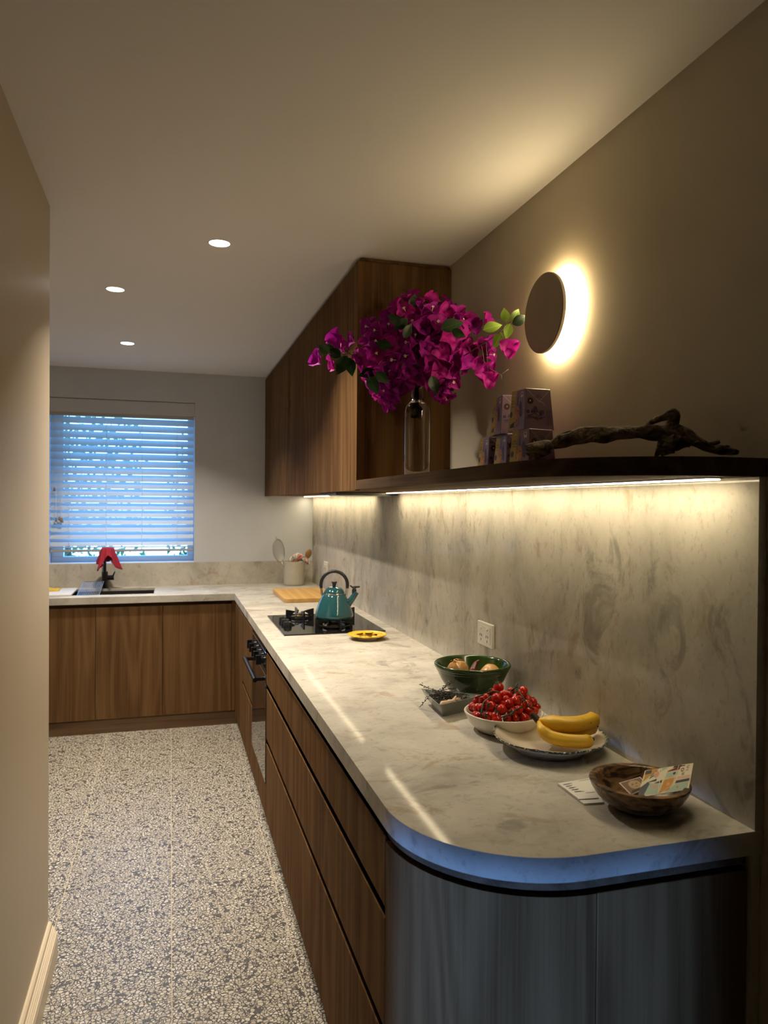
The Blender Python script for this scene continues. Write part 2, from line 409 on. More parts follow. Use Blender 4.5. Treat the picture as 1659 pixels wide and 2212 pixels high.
tag(bx(SPX, WR-.0005, ENDY+.002, 2.595, TOPZ, SPT).build('stone_splashback', M['stone_wall']), 'near slab of mottled stone splashback behind the fruit and bowls', 'splashback', 'splashback slabs')
tag(bx(SPX, WR-.0005, 2.5965, UPY, TOPZ, SPT).build('stone_splashback', M['stone_wall']), 'far slab of mottled stone splashback beside the kettle', 'splashback', 'splashback slabs')
tag(bx(-2.29, SPX, UPY, BACKY-.0005, TOPZ, 1.071).build('stone_upstand', M['stone_wall']), 'low stone upstand on the worktop under the kitchen window', 'upstand')

# ================================================================== right hand base cabinets
DX, DT = .4325, .019                       # door face, thickness
ROWS = [(.682, .825), (.428, .657), (.058, .402)]
def front(y0, y1, z0, z1, name, par, mat='wood_z'):
    # top edge is bevelled back as a finger pull
    a, b = y0+.0012, y1-.0012; pr = [(DX, z0), (DX, z1-.001), (DX+.001, z1), (DX+.003, z1), (DX+DT, z1-.026), (DX+DT, z0)]; n = len(pr)
    m_ = MB().add([(x, a, z) for x, z in pr]+[(x, b, z) for x, z in pr], [tuple(range(n)), tuple(range(2*n-1, n-1, -1))]+[(k, (k+1) % n, n+(k+1) % n, n+k) for k in range(n)])
    return m_.build(name, M[mat], par)
def carcass(par, y0, y1, z0=.058):
    bx(DX+.05, WR-.02, y0, y1, z0, .853).build('body', M['carcass'], par)
for (y0, y1, lab) in ((1.462, 2.143, 'walnut cabinet with three wide drawers, nearest the rounded corner'),
                      (2.143, 2.83, 'walnut cabinet with three wide drawers, middle one of the three'),
                      (2.83, 3.43, 'walnut cabinet with three drawers right beside the oven')):
    t = thing('drawer_cabinet', (.75, (y0+y1)/2, 0), lab, 'cabinet', 'drawer cabinets along the right wall')
    carcass(t, y0, y1)
    for z0, z1 in ROWS: front(y0, y1, z0, z1, 'drawer', t)
t = thing('base_cabinet', (.75, 4.31, 0), 'narrow walnut cabinet with two drawers between the oven and the corner', 'cabinet')
carcass(t, 4.016, 4.60)
for z0, z1 in ((.426, .829), (.058, .405)): front(4.016, 4.60, z0, z1, 'drawer', t)
t = thing('base_cabinet', (.75, 4.85, 0), 'plain walnut corner cabinet front where the two worktops meet', 'cabinet')
bx(DX+.05, WR-.02, 4.60, 5.69, .058, .853).build('body', M['carcass'], t)
front(4.60, 5.135, .058, .829, 'panel', t)
tag(bx(.50, .515, 1.47, 5.10, 0, .056).build('kickboard', M['carcass']), 'dark recessed kickboard under the long row of drawers', 'kickboard')
# rounded end cabinet
t = thing('curved_end_cabinet', (.75, 1.32, 0), 'walnut cabinet end curving round the near corner under the worktop', 'cabinet')
CXc, CYc, RO = .7325, 1.460, .300
pan = arc(CXc, CYc, RO, 180, 270, 30); inn = arc(CXc, CYc, RO-DT, 270, 180, 30)
MB().prism(pan+[(.741, 1.160), (.741, 1.160+DT)]+inn, .058, .820).build('curved_panel', M['wood_z'], t, smooth=30)
MB().prism(arc(CXc, CYc, RO-.06, 180, 270, 20)+[(1.06, CYc-RO+.06), (1.06, CYc)], .0, .853).build('body', M['carcass'], t, smooth=30)
MB().prism(arc(CXc, CYc, RO-.004, 180, 270, 30)+[(1.07, CYc-RO+.004), (1.07, CYc-RO+.03)]+arc(CXc, CYc, RO-.03, 270, 180, 30), .830, .8545).build('top_rail', M['wood_y'], t, smooth=30)
bx(.744, 1.072, 1.160, 1.160+DT, .058, .820).build('door', M['wood_z'], t, bevel=.001)
bx(1.074, 1.094, 1.152, 1.20, 0, .854).build('end_filler', M['wall'], t)

# oven
ov = thing('built_in_oven', (.75, 3.72, .21), 'black mirror-glass oven with knobs built under the hob', 'oven')
OY0, OY1 = 3.433, 4.013
bx(DX+.03, 1.05, OY0+.005, OY1-.005, .22, .853).build('body', M['carcass'], ov)
bx(DX-.004, DX+.03, OY0, OY1, .725, .824).build('control_panel', M['oven_glass'], ov, bevel=.002)
bx(DX-.004, DX+.03, OY0, OY1, .215, .718).build('oven_door', M['oven_glass'], ov, bevel=.002)
bx(DX-.004, DX+.03, OY0, OY1, .826, .842).build('top_trim', M['black_satin'], ov)
hd = MB().tube([(.385, 3.475, .690), (.385, 3.975, .690)], .011, 14).build('handle', M['black_satin'], ov, smooth=40)
for y in (3.49, 3.955): bx(.385, DX-.003, y, y+.014, .681, .699).build('handle_bracket', M['black_satin'], hd, bevel=.002)
for y in (3.52, 3.62, 3.72, 3.83, 3.93):
    k = MB().tube([(DX-.003, y, .775), (DX-.016, y, .775)], .021, 18).build('knob', M['black_satin'], ov, smooth=40)
    MB().box(DX-.040, DX-.014, y-.006, y+.006, .752, .798).build('lever', M['black_satin'], k, bevel=.002)
bx(DX, DX+DT, OY0, OY1, .058, .210).build('plinth_panel', M['wood_z'], ov, bevel=.001)['label'] = 'narrow walnut panel below the oven glass'

# ================================================================== back run of cabinets under the window
BY = 5.135
for (x0, x1, lab) in ((-.047, .407, 'walnut cabinet door under the window, right beside the inner corner'),
                      (-.467, -.047, 'walnut cabinet door under the sink, middle of the back row'),
                      (-.895, -.467, 'walnut cabinet door under the sink, partly hidden by the left wall')):
    t = thing('base_cabinet', ((x0+x1)/2, 5.4, 0), lab, 'cabinet', 'cabinets under the window')
    bx(x0, x1, BY+.045, 5.70, .092, .853 if x0 > -.1 else .62).build('body', M['carcass'], t)
    bx(x0+.0012, x1-.0012, BY, BY+DT, .094, .829).build('door', M['wood_z'], t, bevel=.001)
    bx(x0, x1, BY+.022, BY+.04, .80, .853).build('top_rail', M['wood_x'], t)
tag(bx(.4085, DX-.001, BY, BY+DT, .094, .853).build('corner_filler', M['wood_z'], bevel=.001), 'thin upright walnut filler strip in the inner corner', 'panel')
tag(bx(-2.29, DX+.03, BY+.008, BY+.024, 0, .092).build('kickboard', M['wood_x']), 'brown wooden kickboard along the floor under the window cabinets', 'kickboard')
t = thing('base_cabinet', (-1.6, 5.4, 0), 'walnut cabinet of the back row hidden behind the left wall', 'cabinet', 'cabinets under the window')
bx(-2.29, -.897, BY+.045, 5.70, .092, .62).build('body', M['carcass'], t)
bx(-2.28, -.897, BY, BY+DT, .094, .829).build('door', M['wood_z'], t)

# ================================================================== upper cabinets and curved shelf
UX, UY0, UZ0 = .702, 2.815, 1.577
t = thing('wall_cabinet', (.9, 3.4, UZ0), 'near walnut wall cabinet with its grained end panel behind the flowers', 'cabinet', 'wall cabinets')
bx(UX+.022, WR-.001, UY0+.019, 4.004, UZ0, 2.475).build('body', M['wood_z'], t)
bx(UX, WR-.001, UY0, UY0+.018, UZ0, 2.475).build('side_panel', M['wood_z'], t, bevel=.0008)
bx(UX, UX+.020, UY0+.0195, 4.0035, UZ0-.004, 2.475).build('door', M['wood_z'], t, bevel=.0008)
bx(UX+.018, WR-.008, UY0+.016, 4.004, 2.475, CEIL-.001).build('scribe_strip', M['wood_z'], t)
t = thing('wall_cabinet', (.9, 4.9, UZ0), 'far walnut wall cabinet reaching to the window wall', 'cabinet', 'wall cabinets')
bx(UX+.022, WR-.001, 4.006, BACKY-.001, UZ0, 2.475).build('body', M['wood_z'], t)
bx(UX, UX+.020, 4.0065, BACKY-.003, UZ0-.004, 2.475).build('door', M['wood_z'], t, bevel=.0008)
bx(UX+.018, WR-.008, 4.006, BACKY-.001, 2.475, CEIL-.001).build('scribe_strip', M['wood_z'], t)
SZ0, SZ1 = 1.577, 1.613
RS = .30
tag(MB().prism([(WR-.001, ENDY), (WR-.001, UY0-.001), (UX+.001, UY0-.001), (UX+.001, ENDY+RS)]+arc(UX+.001+RS, ENDY+RS, RS, 180, 270, 28)[1:], SZ0, SZ1).build('wall_shelf', M['wood_y'], smooth=25, bevel=.0008),
    'dark wooden wall shelf with a rounded end above the splashback', 'shelf')
# range hood slab set into the cabinet underside
t = thing('range_hood', (.9, 3.62, 1.55), 'slim dark range hood set under the wall cabinet above the hob', 'range hood')
bx(.76, 1.07, 3.44, 3.84, 1.562, 1.576).build('body', M['black_satin'], t, bevel=.002)
bx(.80, 1.04, 3.47, 3.81, 1.5605, 1.5625).build('filter', M['alu'], t)
# LED strips in aluminium channels
for y0, y1, lab in ((1.19, 3.42, 'glowing LED strip under the shelf in front of the splashback'), (3.86, 5.70, 'glowing LED strip under the far wall cabinet near the window')):
    t = thing('led_strip', (1.015, (y0+y1)/2, 1.57), lab, 'light strip', 'LED strips')
    bx(1.000, 1.030, y0, y1, 1.5735, 1.5768).build('channel', M['alu'], t)
    bx(1.004, 1.026, y0+.003, y1-.003, 1.5715, 1.5735).build('diffuser', M['strip_em'], t)

# ================================================================== lamps
def downlight(x, y, lab):
    t = thing('downlight', (x, y, CEIL), lab, 'downlight', 'ceiling downlights')
    MB().lathe([(.0375,-.0008),(.0400,-.0025),(.0425,-.0015),(.0430,0)], 36, (x, y, CEIL)).build('trim_ring', M['ceiling'], t, smooth=True)
    MB().lathe([(1e-6,-.0016),(.0385,-.0016),(.0385,-.0002)], 36, (x, y, CEIL)).build('lens', M['down_em'], t)
    area('lamp', (x, y, CEIL-.004), (x, y, 0), .07, .07, DOWN_COL, DOWN_W, spread=115, shape='DISK', parent=t)
downlight(.173, 2.836, 'round recessed ceiling downlight, largest and nearest the wall cabinet')
downlight(-.246, 3.590, 'round recessed ceiling downlight, leftmost of the three')
downlight(-.257, 4.783, 'round recessed ceiling downlight, farthest and closest to the window')
LY, LZ, LR = 1.928, 2.077, .1145
t = thing('wall_lamp', (WR, LY, LZ), 'round disc wall lamp glowing from behind above the shelf', 'wall lamp')
def xdisc(prof, seg=64):   # profile of (radius, x)
    b = MB().lathe([(r, x) for r, x in prof], seg); b.v = [(z, LY+x, LZ+y) for x, y, z in b.v]; return b
xdisc([(1e-6, 1.034), (LR-.002, 1.034), (LR, 1.036), (LR, 1.045), (1e-6, 1.045)]).build('lamp_disc', plaster('lamp_disc_plaster', (.30,.235,.175), .08, .7, 14), t, smooth=25)
xdisc([(.040, 1.0453), (.040, 1.0775)]).build('mount', M['white_plastic'], t, smooth=25)
xdisc([(1e-6, 1.0780), (.1225, 1.0780), (.1255, 1.0800), (.1262, 1.0950), (1e-6, 1.0955)]).build('diffuser', M['lamp_em'], t, smooth=25)
TOM= [(0.885, 1.885, 1.011, 0.0138), (0.85, 1.822, 0.998, 0.0139), (0.873, 1.796, 0.988, 0.0132), (0.896, 1.802, 0.994, 0.0133), (0.946, 1.867, 0.995, 0.0133), (0.952, 1.866, 1.003, 0.0117), (0.832, 1.816, 0.98, 0.0132), (0.851, 1.793, 0.976, 0.0137), (0.814, 1.839, 0.971, 0.0114), (0.825, 1.902, 0.972, 0.0097), (0.819, 1.803, 0.958, 0.0122), (0.859, 1.774, 0.957, 0.0111), (0.833, 1.784, 0.952, 0.0133), (0.88, 1.769, 0.957, 0.0104), (0.903, 1.77, 0.955, 0.0111), (0.894, 1.783, 0.974, 0.0127), (0.93, 1.789, 0.965, 0.0128), (0.959, 1.814, 0.959, 0.0107), (0.932, 1.806, 0.98, 0.0129), (0.977, 1.858, 0.971, 0.0117), (0.989, 1.854, 0.957, 0.0081), (0.799, 1.843, 0.951, 0.0114), (0.807, 1.819, 0.953, 0.0093), (0.827, 1.834, 0.985, 0.0079), (0.835, 1.854, 0.995, 0.008), (0.829, 1.901, 0.98, 0.007), (0.853, 1.857, 1.008, 0.008), (0.87, 1.825, 1.008, 0.0079), (0.886, 1.822, 1.008, 0.0091), (0.9, 1.836, 1.013, 0.0084), (0.872, 1.809, 0.999, 0.0093), (0.963, 1.862, 0.978, 0.0125), (0.812, 1.887, 0.96, 0.007)]
MAIN =[(0.84, 1.635, 1.66, 0.0072), (0.849, 1.607, 1.661, 0.0115), (0.858, 1.578, 1.661, 0.0114), (0.867, 1.551, 1.663, 0.0121), (0.878, 1.52, 1.671, 0.0145), (0.889, 1.49, 1.677, 0.0142), (0.903, 1.452, 1.678, 0.0148), (0.918, 1.417, 1.677, 0.0145), (0.931, 1.388, 1.677, 0.0135), (0.944, 1.36, 1.676, 0.0133), (0.958, 1.33, 1.673, 0.0139), (0.973, 1.301, 1.671, 0.0144), (0.984, 1.281, 1.67, 0.0143), (0.995, 1.261, 1.664, 0.0126), (1.004, 1.245, 1.654, 0.0118), (1.013, 1.229, 1.643, 0.0095), (1.022, 1.214, 1.633, 0.008), (1.031, 1.199, 1.63, 0.0079), (1.04, 1.185, 1.628, 0.0064), (1.049, 1.171, 1.624, 0.0028)]
UPPER =[(0.865, 1.556, 1.671, 0.0043), (0.872, 1.535, 1.679, 0.006), (0.882, 1.51, 1.687, 0.0059), (0.889, 1.49, 1.687, 0.005)]
FORK =[(0.84, 1.633, 1.647, 0.0063), (0.849, 1.606, 1.642, 0.008), (0.856, 1.583, 1.644, 0.007), (0.862, 1.564, 1.65, 0.0052)]
HORN =[(0.982, 1.284, 1.674, 0.0105), (0.984, 1.281, 1.688, 0.0098), (0.985, 1.28, 1.703, 0.0113), (0.984, 1.281, 1.708, 0.0113), (0.978, 1.291, 1.704, 0.0083), (0.971, 1.305, 1.701, 0.0068), (0.965, 1.318, 1.697, 0.0061), (0.959, 1.328, 1.688, 0.0042)]
FOOT =[(0.997, 1.256, 1.655, 0.0126), (0.989, 1.27, 1.652, 0.0134), (0.98, 1.287, 1.651, 0.0128), (0.975, 1.297, 1.646, 0.0091), (0.971, 1.304, 1.635, 0.0053), (0.97, 1.307, 1.628, 0.0023)]
TOES =[[(0.976, 1.294, 1.654, 0.0068), (0.972, 1.303, 1.65, 0.0046), (0.97, 1.307, 1.645, 0.0019)], [(0.978, 1.29, 1.644, 0.0053), (0.974, 1.299, 1.638, 0.0038), (0.97, 1.306, 1.633, 0.0015)], [(0.984, 1.28, 1.641, 0.0053), (0.977, 1.292, 1.635, 0.0038), (0.972, 1.301, 1.628, 0.0015)]]
BL = [(0.765, 2.386, 2.171), (0.846, 2.34, 2.09), (0.652, 2.439, 2.073), (0.944, 2.556, 2.131), (0.99, 2.33, 2.125), (0.766, 2.407, 1.935), (0.88, 2.309, 2.083), (0.909, 2.334, 2.07), (0.9, 2.606, 2.177), (0.736, 2.407, 2.021), (1.007, 2.524, 2.171), (0.803, 2.368, 1.952), (1.03, 2.534, 2.064), (0.914, 2.327, 2.009), (0.825, 2.359, 1.985), (0.673, 2.477, 1.958), (0.678, 2.463, 2.074), (0.749, 2.4, 2.078), (0.721, 2.373, 2.045), (0.863, 2.62, 2.072), (0.828, 2.314, 1.994), (0.789, 2.363, 2.079), (0.785, 2.428, 2.219), (0.687, 2.461, 2.105), (0.89, 2.365, 2.177), (0.856, 2.609, 2.245), (0.807, 2.319, 2.04), (0.837, 2.583, 2.181), (0.846, 2.352, 2.171), (0.846, 2.342, 1.942), (0.666, 2.51, 2.146), (1.013, 2.278, 2.059), (0.729, 2.457, 2.166), (0.985, 2.339, 2.058), (0.726, 2.627, 2.028), (0.946, 2.345, 2.057), (0.936, 2.351, 2.169), (0.748, 2.598, 1.959), (0.76, 2.333, 2.017), (0.738, 2.403, 2.122), (0.821, 2.397, 2.167), (0.767, 2.624, 2.103), (0.765, 2.381, 2.038), (0.677, 2.417, 2.024), (1.009, 2.286, 2.127), (0.682, 2.409, 2.065), (0.697, 2.408, 1.967), (0.757, 2.509, 1.898), (0.767, 2.586, 2.156), (0.848, 2.324, 2.06), (0.892, 2.355, 2.043), (0.763, 2.457, 2.196), (0.854, 2.318, 1.966), (0.906, 2.377, 1.943), (0.821, 2.376, 2.105), (0.75, 2.419, 2.186), (0.795, 2.38, 2.044), (0.713, 2.58, 1.949), (0.706, 2.438, 2.072), (1.017, 2.269, 2.022), (0.753, 2.369, 2.092), (0.952, 2.357, 1.994), (0.861, 2.583, 2.159), (0.998, 2.311, 2.0), (0.697, 2.436, 2.042), (0.89, 2.396, 1.911), (0.859, 2.347, 1.998), (0.936, 2.337, 2.136), (1.023, 2.563, 2.214), (0.94, 2.309, 2.0), (0.93, 2.315, 2.112), (0.903, 2.326, 1.974), (0.822, 2.387, 2.133), (0.738, 2.428, 1.907), (0.81, 2.347, 2.111), (0.765, 2.334, 2.06), (0.704, 2.519, 1.942), (0.965, 2.535, 1.927), (1.024, 2.561, 2.117), (0.898, 2.335, 2.115), (0.815, 2.367, 2.174), (0.938, 2.545, 1.937), (0.701, 2.58, 2.166), (0.915, 2.574, 2.042), (0.999, 2.31, 2.055), (0.933, 2.597, 2.026), (0.747, 2.457, 1.903), (0.831, 2.624, 2.113), (0.912, 2.568, 2.207), (0.98, 2.351, 2.15), (0.716, 2.636, 2.134), (0.81, 2.592, 2.147), (0.737, 2.382, 1.965), (0.804, 2.645, 2.109), (0.789, 2.374, 2.134), (0.665, 2.492, 2.04), (0.979, 2.589, 2.031), (0.975, 2.525, 2.234), (0.744, 2.43, 2.146), (0.875, 2.368, 2.112), (0.66, 2.467, 2.131), (0.729, 2.367, 2.004), (0.743, 2.647, 2.1), (0.719, 2.388, 2.079), (0.694, 2.587, 2.057), (0.867, 2.319, 2.021), (0.8, 2.359, 2.013), (0.916, 2.6, 2.203), (0.97, 2.549, 2.255), (0.858, 2.409, 2.22), (0.761, 2.561, 1.895), (0.713, 2.441, 1.949), (0.98, 2.573, 2.152), (0.721, 2.522, 1.905), (0.812, 2.63, 2.202), (0.673, 2.468, 2.022), (0.896, 2.351, 1.93), (0.661, 2.485, 2.09), (0.767, 2.357, 1.967), (0.923, 2.346, 1.944), (0.779, 2.609, 2.183), (0.718, 2.479, 1.933), (0.739, 2.605, 2.102), (0.72, 2.434, 2.125), (0.838, 2.608, 2.217), (0.819, 2.464, 2.238), (0.886, 2.613, 2.206), (0.89, 2.355, 2.08), (0.768, 2.608, 2.029), (0.725, 2.42, 1.982), (0.789, 2.607, 1.996), (0.726, 2.408, 1.938), (0.85, 2.33, 2.124), (0.833, 2.359, 2.045), (0.854, 2.584, 2.123), (0.915, 2.567, 2.097), (0.985, 2.545, 2.108), (0.978, 2.354, 2.025), (0.807, 2.392, 2.194), (0.681, 2.522, 1.964), (0.898, 2.365, 1.974), (0.767, 2.405, 1.966), (0.791, 2.387, 1.98), (0.955, 2.593, 2.189), (0.727, 2.595, 2.033), (0.97, 2.371, 2.083), (0.812, 2.638, 2.157), (0.678, 2.422, 2.111), (0.946, 2.387, 2.17), (0.78, 2.582, 1.917)]
BA =[(0.501, 2.554, 2.024), (0.553, 2.549, 2.015), (0.566, 2.549, 2.109), (0.592, 2.546, 2.095), (0.622, 2.543, 2.095), (0.643, 2.54, 2.047), (0.658, 2.538, 2.024)]
BR =[(0.993, 2.071, 2.002), (0.965, 2.151, 1.924), (0.963, 2.172, 1.945)]
LV = [((0.962, 2.122, 2.076), 0.0579, 20), ((0.989, 2.083, 2.104), 0.0428, 100), ((1.01, 2.056, 2.097), 0.0453, 60), ((1.022, 2.053, 2.085), 0.0481, 30), ((0.994, 2.071, 2.056), 0.0455, -100), ((0.973, 2.098, 2.033), 0.0488, -120), ((0.573, 2.505, 2.005), 0.0676, -120), ((0.547, 2.523, 2.047), 0.055, 150), ((0.602, 2.507, 2.002), 0.0582, -80), ((0.537, 2.537, 2.065), 0.0357, 120), ((0.656, 2.47, 1.973), 0.0577, 190), ((0.794, 2.389, 2.205), 0.0584, 80), ((0.836, 2.398, 2.208), 0.0312, 90), ((0.882, 2.263, 2.107), 0.0727, 20), ((0.864, 2.369, 2.191), 0.0516, 40), ((0.725, 2.308, 2.111), 0.0528, 220), ((0.718, 2.36, 2.138), 0.0505, 140), ((0.649, 2.379, 1.92), 0.0606, -60), ((0.829, 2.276, 1.914), 0.0594, -70), ((0.741, 2.294, 2.085), 0.0494, 60), ((0.664, 2.324, 1.936), 0.0496, -40), ((0.896, 2.238, 2.077), 0.0459, -30), ((0.657, 2.276, 2.031), 0.0485, 170), ((0.501, 2.473, 2.046), 0.0446, 150)]
KNOBS = [[(0.997, 1.256, 1.66, 0.0074), (0.998, 1.255, 1.668, 0.0052), (0.998, 1.256, 1.671, 0.0022)], [(1.037, 1.19, 1.629, 0.0064), (1.038, 1.189, 1.635, 0.0057), (1.038, 1.188, 1.639, 0.0029)]]
# ================================================================== things on the worktop
Z0 = TOPZ
def glaze(name, col, rough=.12, var=.15, coat=.6, vs=18): return plain(name, col, rough, 0, .5, var, vs, coat)
# ---- hob
hb = thing('gas_hob', (.76, 3.73, Z0), 'black glass gas hob set in the worktop under the kettle', 'hob')
bx(.512, 1.008, 3.425, 4.045, Z0, Z0+.006).build('glass_top', M['black_glass'], hb, bevel=.0015)
def burner(x, y, r, lab=None):
    b = MB().lathe([(r*1.25,0),(r*1.25,.006),(r*1.1,.010),(r*.8,.010)], 28, (x, y, Z0+.006)).build('burner', M['black_metal'], hb, smooth=35)
    MB().lathe([(r*.80,.008),(r*.80,.017),(r*.74,.019),(1e-6,.019)], 28, (x, y, Z0+.006)).build('burner_ring', M['brass_burner'], b, smooth=35)
    MB().lathe([(r*.62,.017),(r*.62,.024),(r*.55,.027),(1e-6,.027)], 28, (x, y, Z0+.006)).build('burner_cap', M['black_metal'], b, smooth=35)
    g = MB().lathe([(r*1.75,.010),(r*1.75,.016),(r*1.6,.016),(r*1.6,.010)], 32, (x, y, Z0+.006), close=True).build('trivet', M['black_metal'], hb, smooth=30)
    for k in range(4):
        a = math.radians(45*0+90*k+8); c, s = math.cos(a), math.sin(a)
        pts = [(r*.80,.040),(r*.80,.033),(r*1.30,.022),(r*1.30,.0),(r*2.15,.0),(r*2.15,.050)]
        m_ = MB(); w_ = .0035
        m_.add([(x+p*c-w_*s, y+p*s+w_*c, Z0+.006+z) for p, z in pts]+[(x+p*c+w_*s, y+p*s-w_*c, Z0+.006+z) for p, z in pts],
               [tuple(range(6)), tuple(range(11, 5, -1))]+[(i, (i+1) % 6, 6+(i+1) % 6, 6+i) for i in range(6)])
        m_.build('pan_support', M['black_metal'], g)
burner(.785, 3.585, .046); burner(.668, 3.905, .036); burner(.885, 3.90, .040)
for y in (3.66, 3.74, 3.82):
    k = MB().lathe([(.021,0),(.021,.012),(.018,.022),(1e-6,.023)], 20, (.565, y, Z0+.006)).build('knob', M['black_metal'], hb, smooth=35)
    bx(.563, .567, y-.016, y+.016, Z0+.026, Z0+.032).build('pointer', M['black_satin'], k)
# ---- kettle
KX, KY, KZ = .785, 3.585, Z0+.048
kt = thing('kettle', (KX, KY, KZ), 'glossy teal enamel whistling kettle with black loop handle on the hob', 'kettle')
teal = NT('teal_enamel'); teal.P(Base_Color=(.016,.078,.092), Roughness=.10, Specular_IOR_Level=.5, Coat_Weight=.8, Coat_Roughness=.04); teal = teal.m
MB().lathe([(1e-6,0),(.082,0),(.090,.004),(.095,.013),(.0955,.022),(.092,.035),(.078,.078),(.062,.112),(.057,.121),(.053,.124)], 48, (KX, KY, KZ)).build('body', teal, kt, smooth=True)
MB().lathe([(.0535,.1235),(.0550,.1255),(.0535,.128),(.052,.128)], 40, (KX, KY, KZ)).build('rim', M['chrome'], kt, smooth=True)
lid = MB().lathe([(.0525,.127),(.051,.134),(.045,.145),(.033,.154),(.018,.158),(1e-6,.159)], 40, (KX, KY, KZ)).build('lid', teal, kt, smooth=True)
MB().lathe([(.008,.157),(.0085,.165),(.011,.175),(.0145,.182),(.014,.185),(1e-6,.1855)], 24, (KX, KY, KZ)).build('lid_knob', M['black_metal'], lid, smooth=True)
ax = Vector((.962, -.272, 0)); K0 = Vector((KX, KY, KZ))
MB().tube([K0+ax*.066+Vector((0,0,.068)), K0+ax*.088+Vector((0,0,.098)), K0+ax*.112+Vector((0,0,.134))], [.019,.0165,.013], 20).build('spout', teal, kt, smooth=40)
wh = MB().tube([K0+ax*.098+Vector((0,0,.126)), K0+ax*.100+Vector((0,0,.142)), K0+ax*.099+Vector((0,0,.156))], [.010,.012,.006], 14).build('whistle', M['black_metal'], kt, smooth=40)
MB().tube([K0+ax*.079+Vector((0,0,.166)), K0+ax*.090+Vector((0,0,.157)), K0+ax*.105+Vector((0,0,.158)), K0+ax*.128+Vector((0,0,.160))], [.003,.005,.006,.004], 10).build('whistle_lever', M['black_metal'], wh, smooth=40)
hp = []
for i in range(25):
    a = math.radians(-14+208*i/24); hp.append(K0+ax*(.066*math.cos(a))+Vector((0,0,.168+.068*math.sin(a))))
hn = MB().tube(hp, [.0065]+[.0085]*23+[.0065], 12).build('handle', M['black_metal'], kt, smooth=40)
for s in (-1, 1): MB().tube([K0+ax*(.064*s)+Vector((0,0,.152)), K0+ax*(.060*s)+Vector((0,0,.116))], [.006,.0055], 10).build('handle_clip', M['chrome'], hn, smooth=40)
# ---- yellow lemon plate
PX, PY = .870, 3.262
lp = thing('lemon_plate', (PX, PY, Z0), 'small scalloped yellow lemon-shaped plate on the worktop before the hob', 'plate')
yel = glaze('yellow_glaze', (.78,.46,.015), .28, .25, .3, 60); wht = glaze('cream_glaze', (.66,.62,.55), .18, .05, .4)
scal = lambda a, r, z: 1+(.045*abs(math.sin(a*4))-.02)*(1 if r > .05 else 0)
MB().lathe([(.056,.0145),(.085,.0235),(.0885,.0245),(.0885,.022),(.083,.0185),(.052,.0095)], 96, (PX, PY, Z0), scal, close=True).build('rim', yel, lp, smooth=True)
MB().lathe([(1e-6,.0130),(.060,.0150)], 48, (PX, PY, Z0)).build('well', yel, lp, smooth=True)
MB().lathe([(1e-6,.0115),(.054,.0125),(.055,.009),(.046,.006),(.045,0),(.041,0),(.040,.005),(1e-6,.005)], 48, (PX, PY, Z0)).build('base', wht, lp, smooth=40)
for k in range(8):
    a = math.pi/8+k*math.pi/4; d = .0665
    l = MB().sphere((PX+d*math.cos(a), PY+d*math.sin(a), Z0+.0195), .021, 16, 8, (1, 1, .22)).build('lemon_relief', yel, lp, smooth=True)
    MB().sphere((PX+(d+.004)*math.cos(a), PY+(d+.004)*math.sin(a), Z0+.0236), .0028, 8, 6, (1,1,.5)).build('blossom_mark', M['dark_slot'], l)
# ---- chopping board
cb = MB().prism([(x, y) for x, y in arc(.715, 4.588, .03, 180, 270, 6)+arc(1.010, 4.588, .03, 270, 360, 6)+arc(1.010, 5.10, .03, 0, 90, 6)+arc(.715, 5.10, .03, 90, 180, 6)], Z0, Z0+.026)
bam = wood('bamboo', 1, (.42,.24,.08), (.52,.31,.11), (.60,.38,.15), .45)
tag(cb.build('chopping_board', bam, bevel=.003, bseg=2), 'honey coloured bamboo chopping board behind the hob', 'chopping board')
# ---- utensil crock and contents
CX, CY = .905, 5.565
cr = thing('utensil_crock', (CX, CY, Z0), 'cream ribbed ceramic crock of kitchen utensils in the far corner', 'crock')
wob = lambda a, r, z: 1+(.010*math.sin(a*34) if .008 < z < .072 else 0)
MB().lathe([(1e-6,0),(.070,0),(.074,.006)]+[(.0745+.006*z/.18, z) for z in (.010,.02,.035,.05,.065,.075,.10,.14,.172)]+[(.0815,.180),(.079,.181),(.076,.172),(.070,.012),(1e-6,.010)], 136, (CX, CY, Z0), wob).build('pot', glaze('cream_stoneware', (.52,.48,.40), .4, .12, .1), cr, smooth=50)
met = plain('steel_mesh', (.42,.40,.37), .35, .8)
sv = thing('sieve', (.83, CY-.02, 1.0), 'steel mesh sieve standing up in the utensil crock', 'sieve')
sc_ = Vector((.785, CY-.03, 1.165)); sa = Vector((.62, -.78, .05)).normalized(); su = Vector((-.28, -.05, .96)).normalized(); sw = sa.cross(su).normalized(); su = sw.cross(sa).normalized()
def sieve_fn(u, v):
    a = 2*math.pi*u; p = v*math.pi/2
    return sc_-sa*(.034*math.cos(p))+(su*(.088*math.cos(a))+sw*(.058*math.sin(a)))*math.sin(p)
mesh_m = NT('sieve_mesh'); mesh_m.P(Base_Color=(.40,.38,.35), Metallic=.6, Roughness=.4)
ck = mesh_m.n('ShaderNodeTexChecker', {'Vector': mesh_m.pos(), 'Scale': 420.0}).outputs[1]
mesh_m.P(Alpha=mesh_m.math('ADD', mesh_m.math('MULTIPLY', ck, .40), .30)); mesh_m = mesh_m.m
MB().grid(sieve_fn, 28, 8).build('mesh_bowl', mesh_m, sv, smooth=True, merge=True)
MB().tube([sc_+su*(.089*math.cos(a))+sw*(.059*math.sin(a)) for a in [2*math.pi*i/32 for i in range(33)]], .0028, 8).build('rim', met, sv, smooth=True)
MB().tube([sc_-su*.088, sc_-su*.15+Vector((.02,0,0)), (.86, CY-.01, .93)], .0045, 8).build('handle', met, sv, smooth=True)
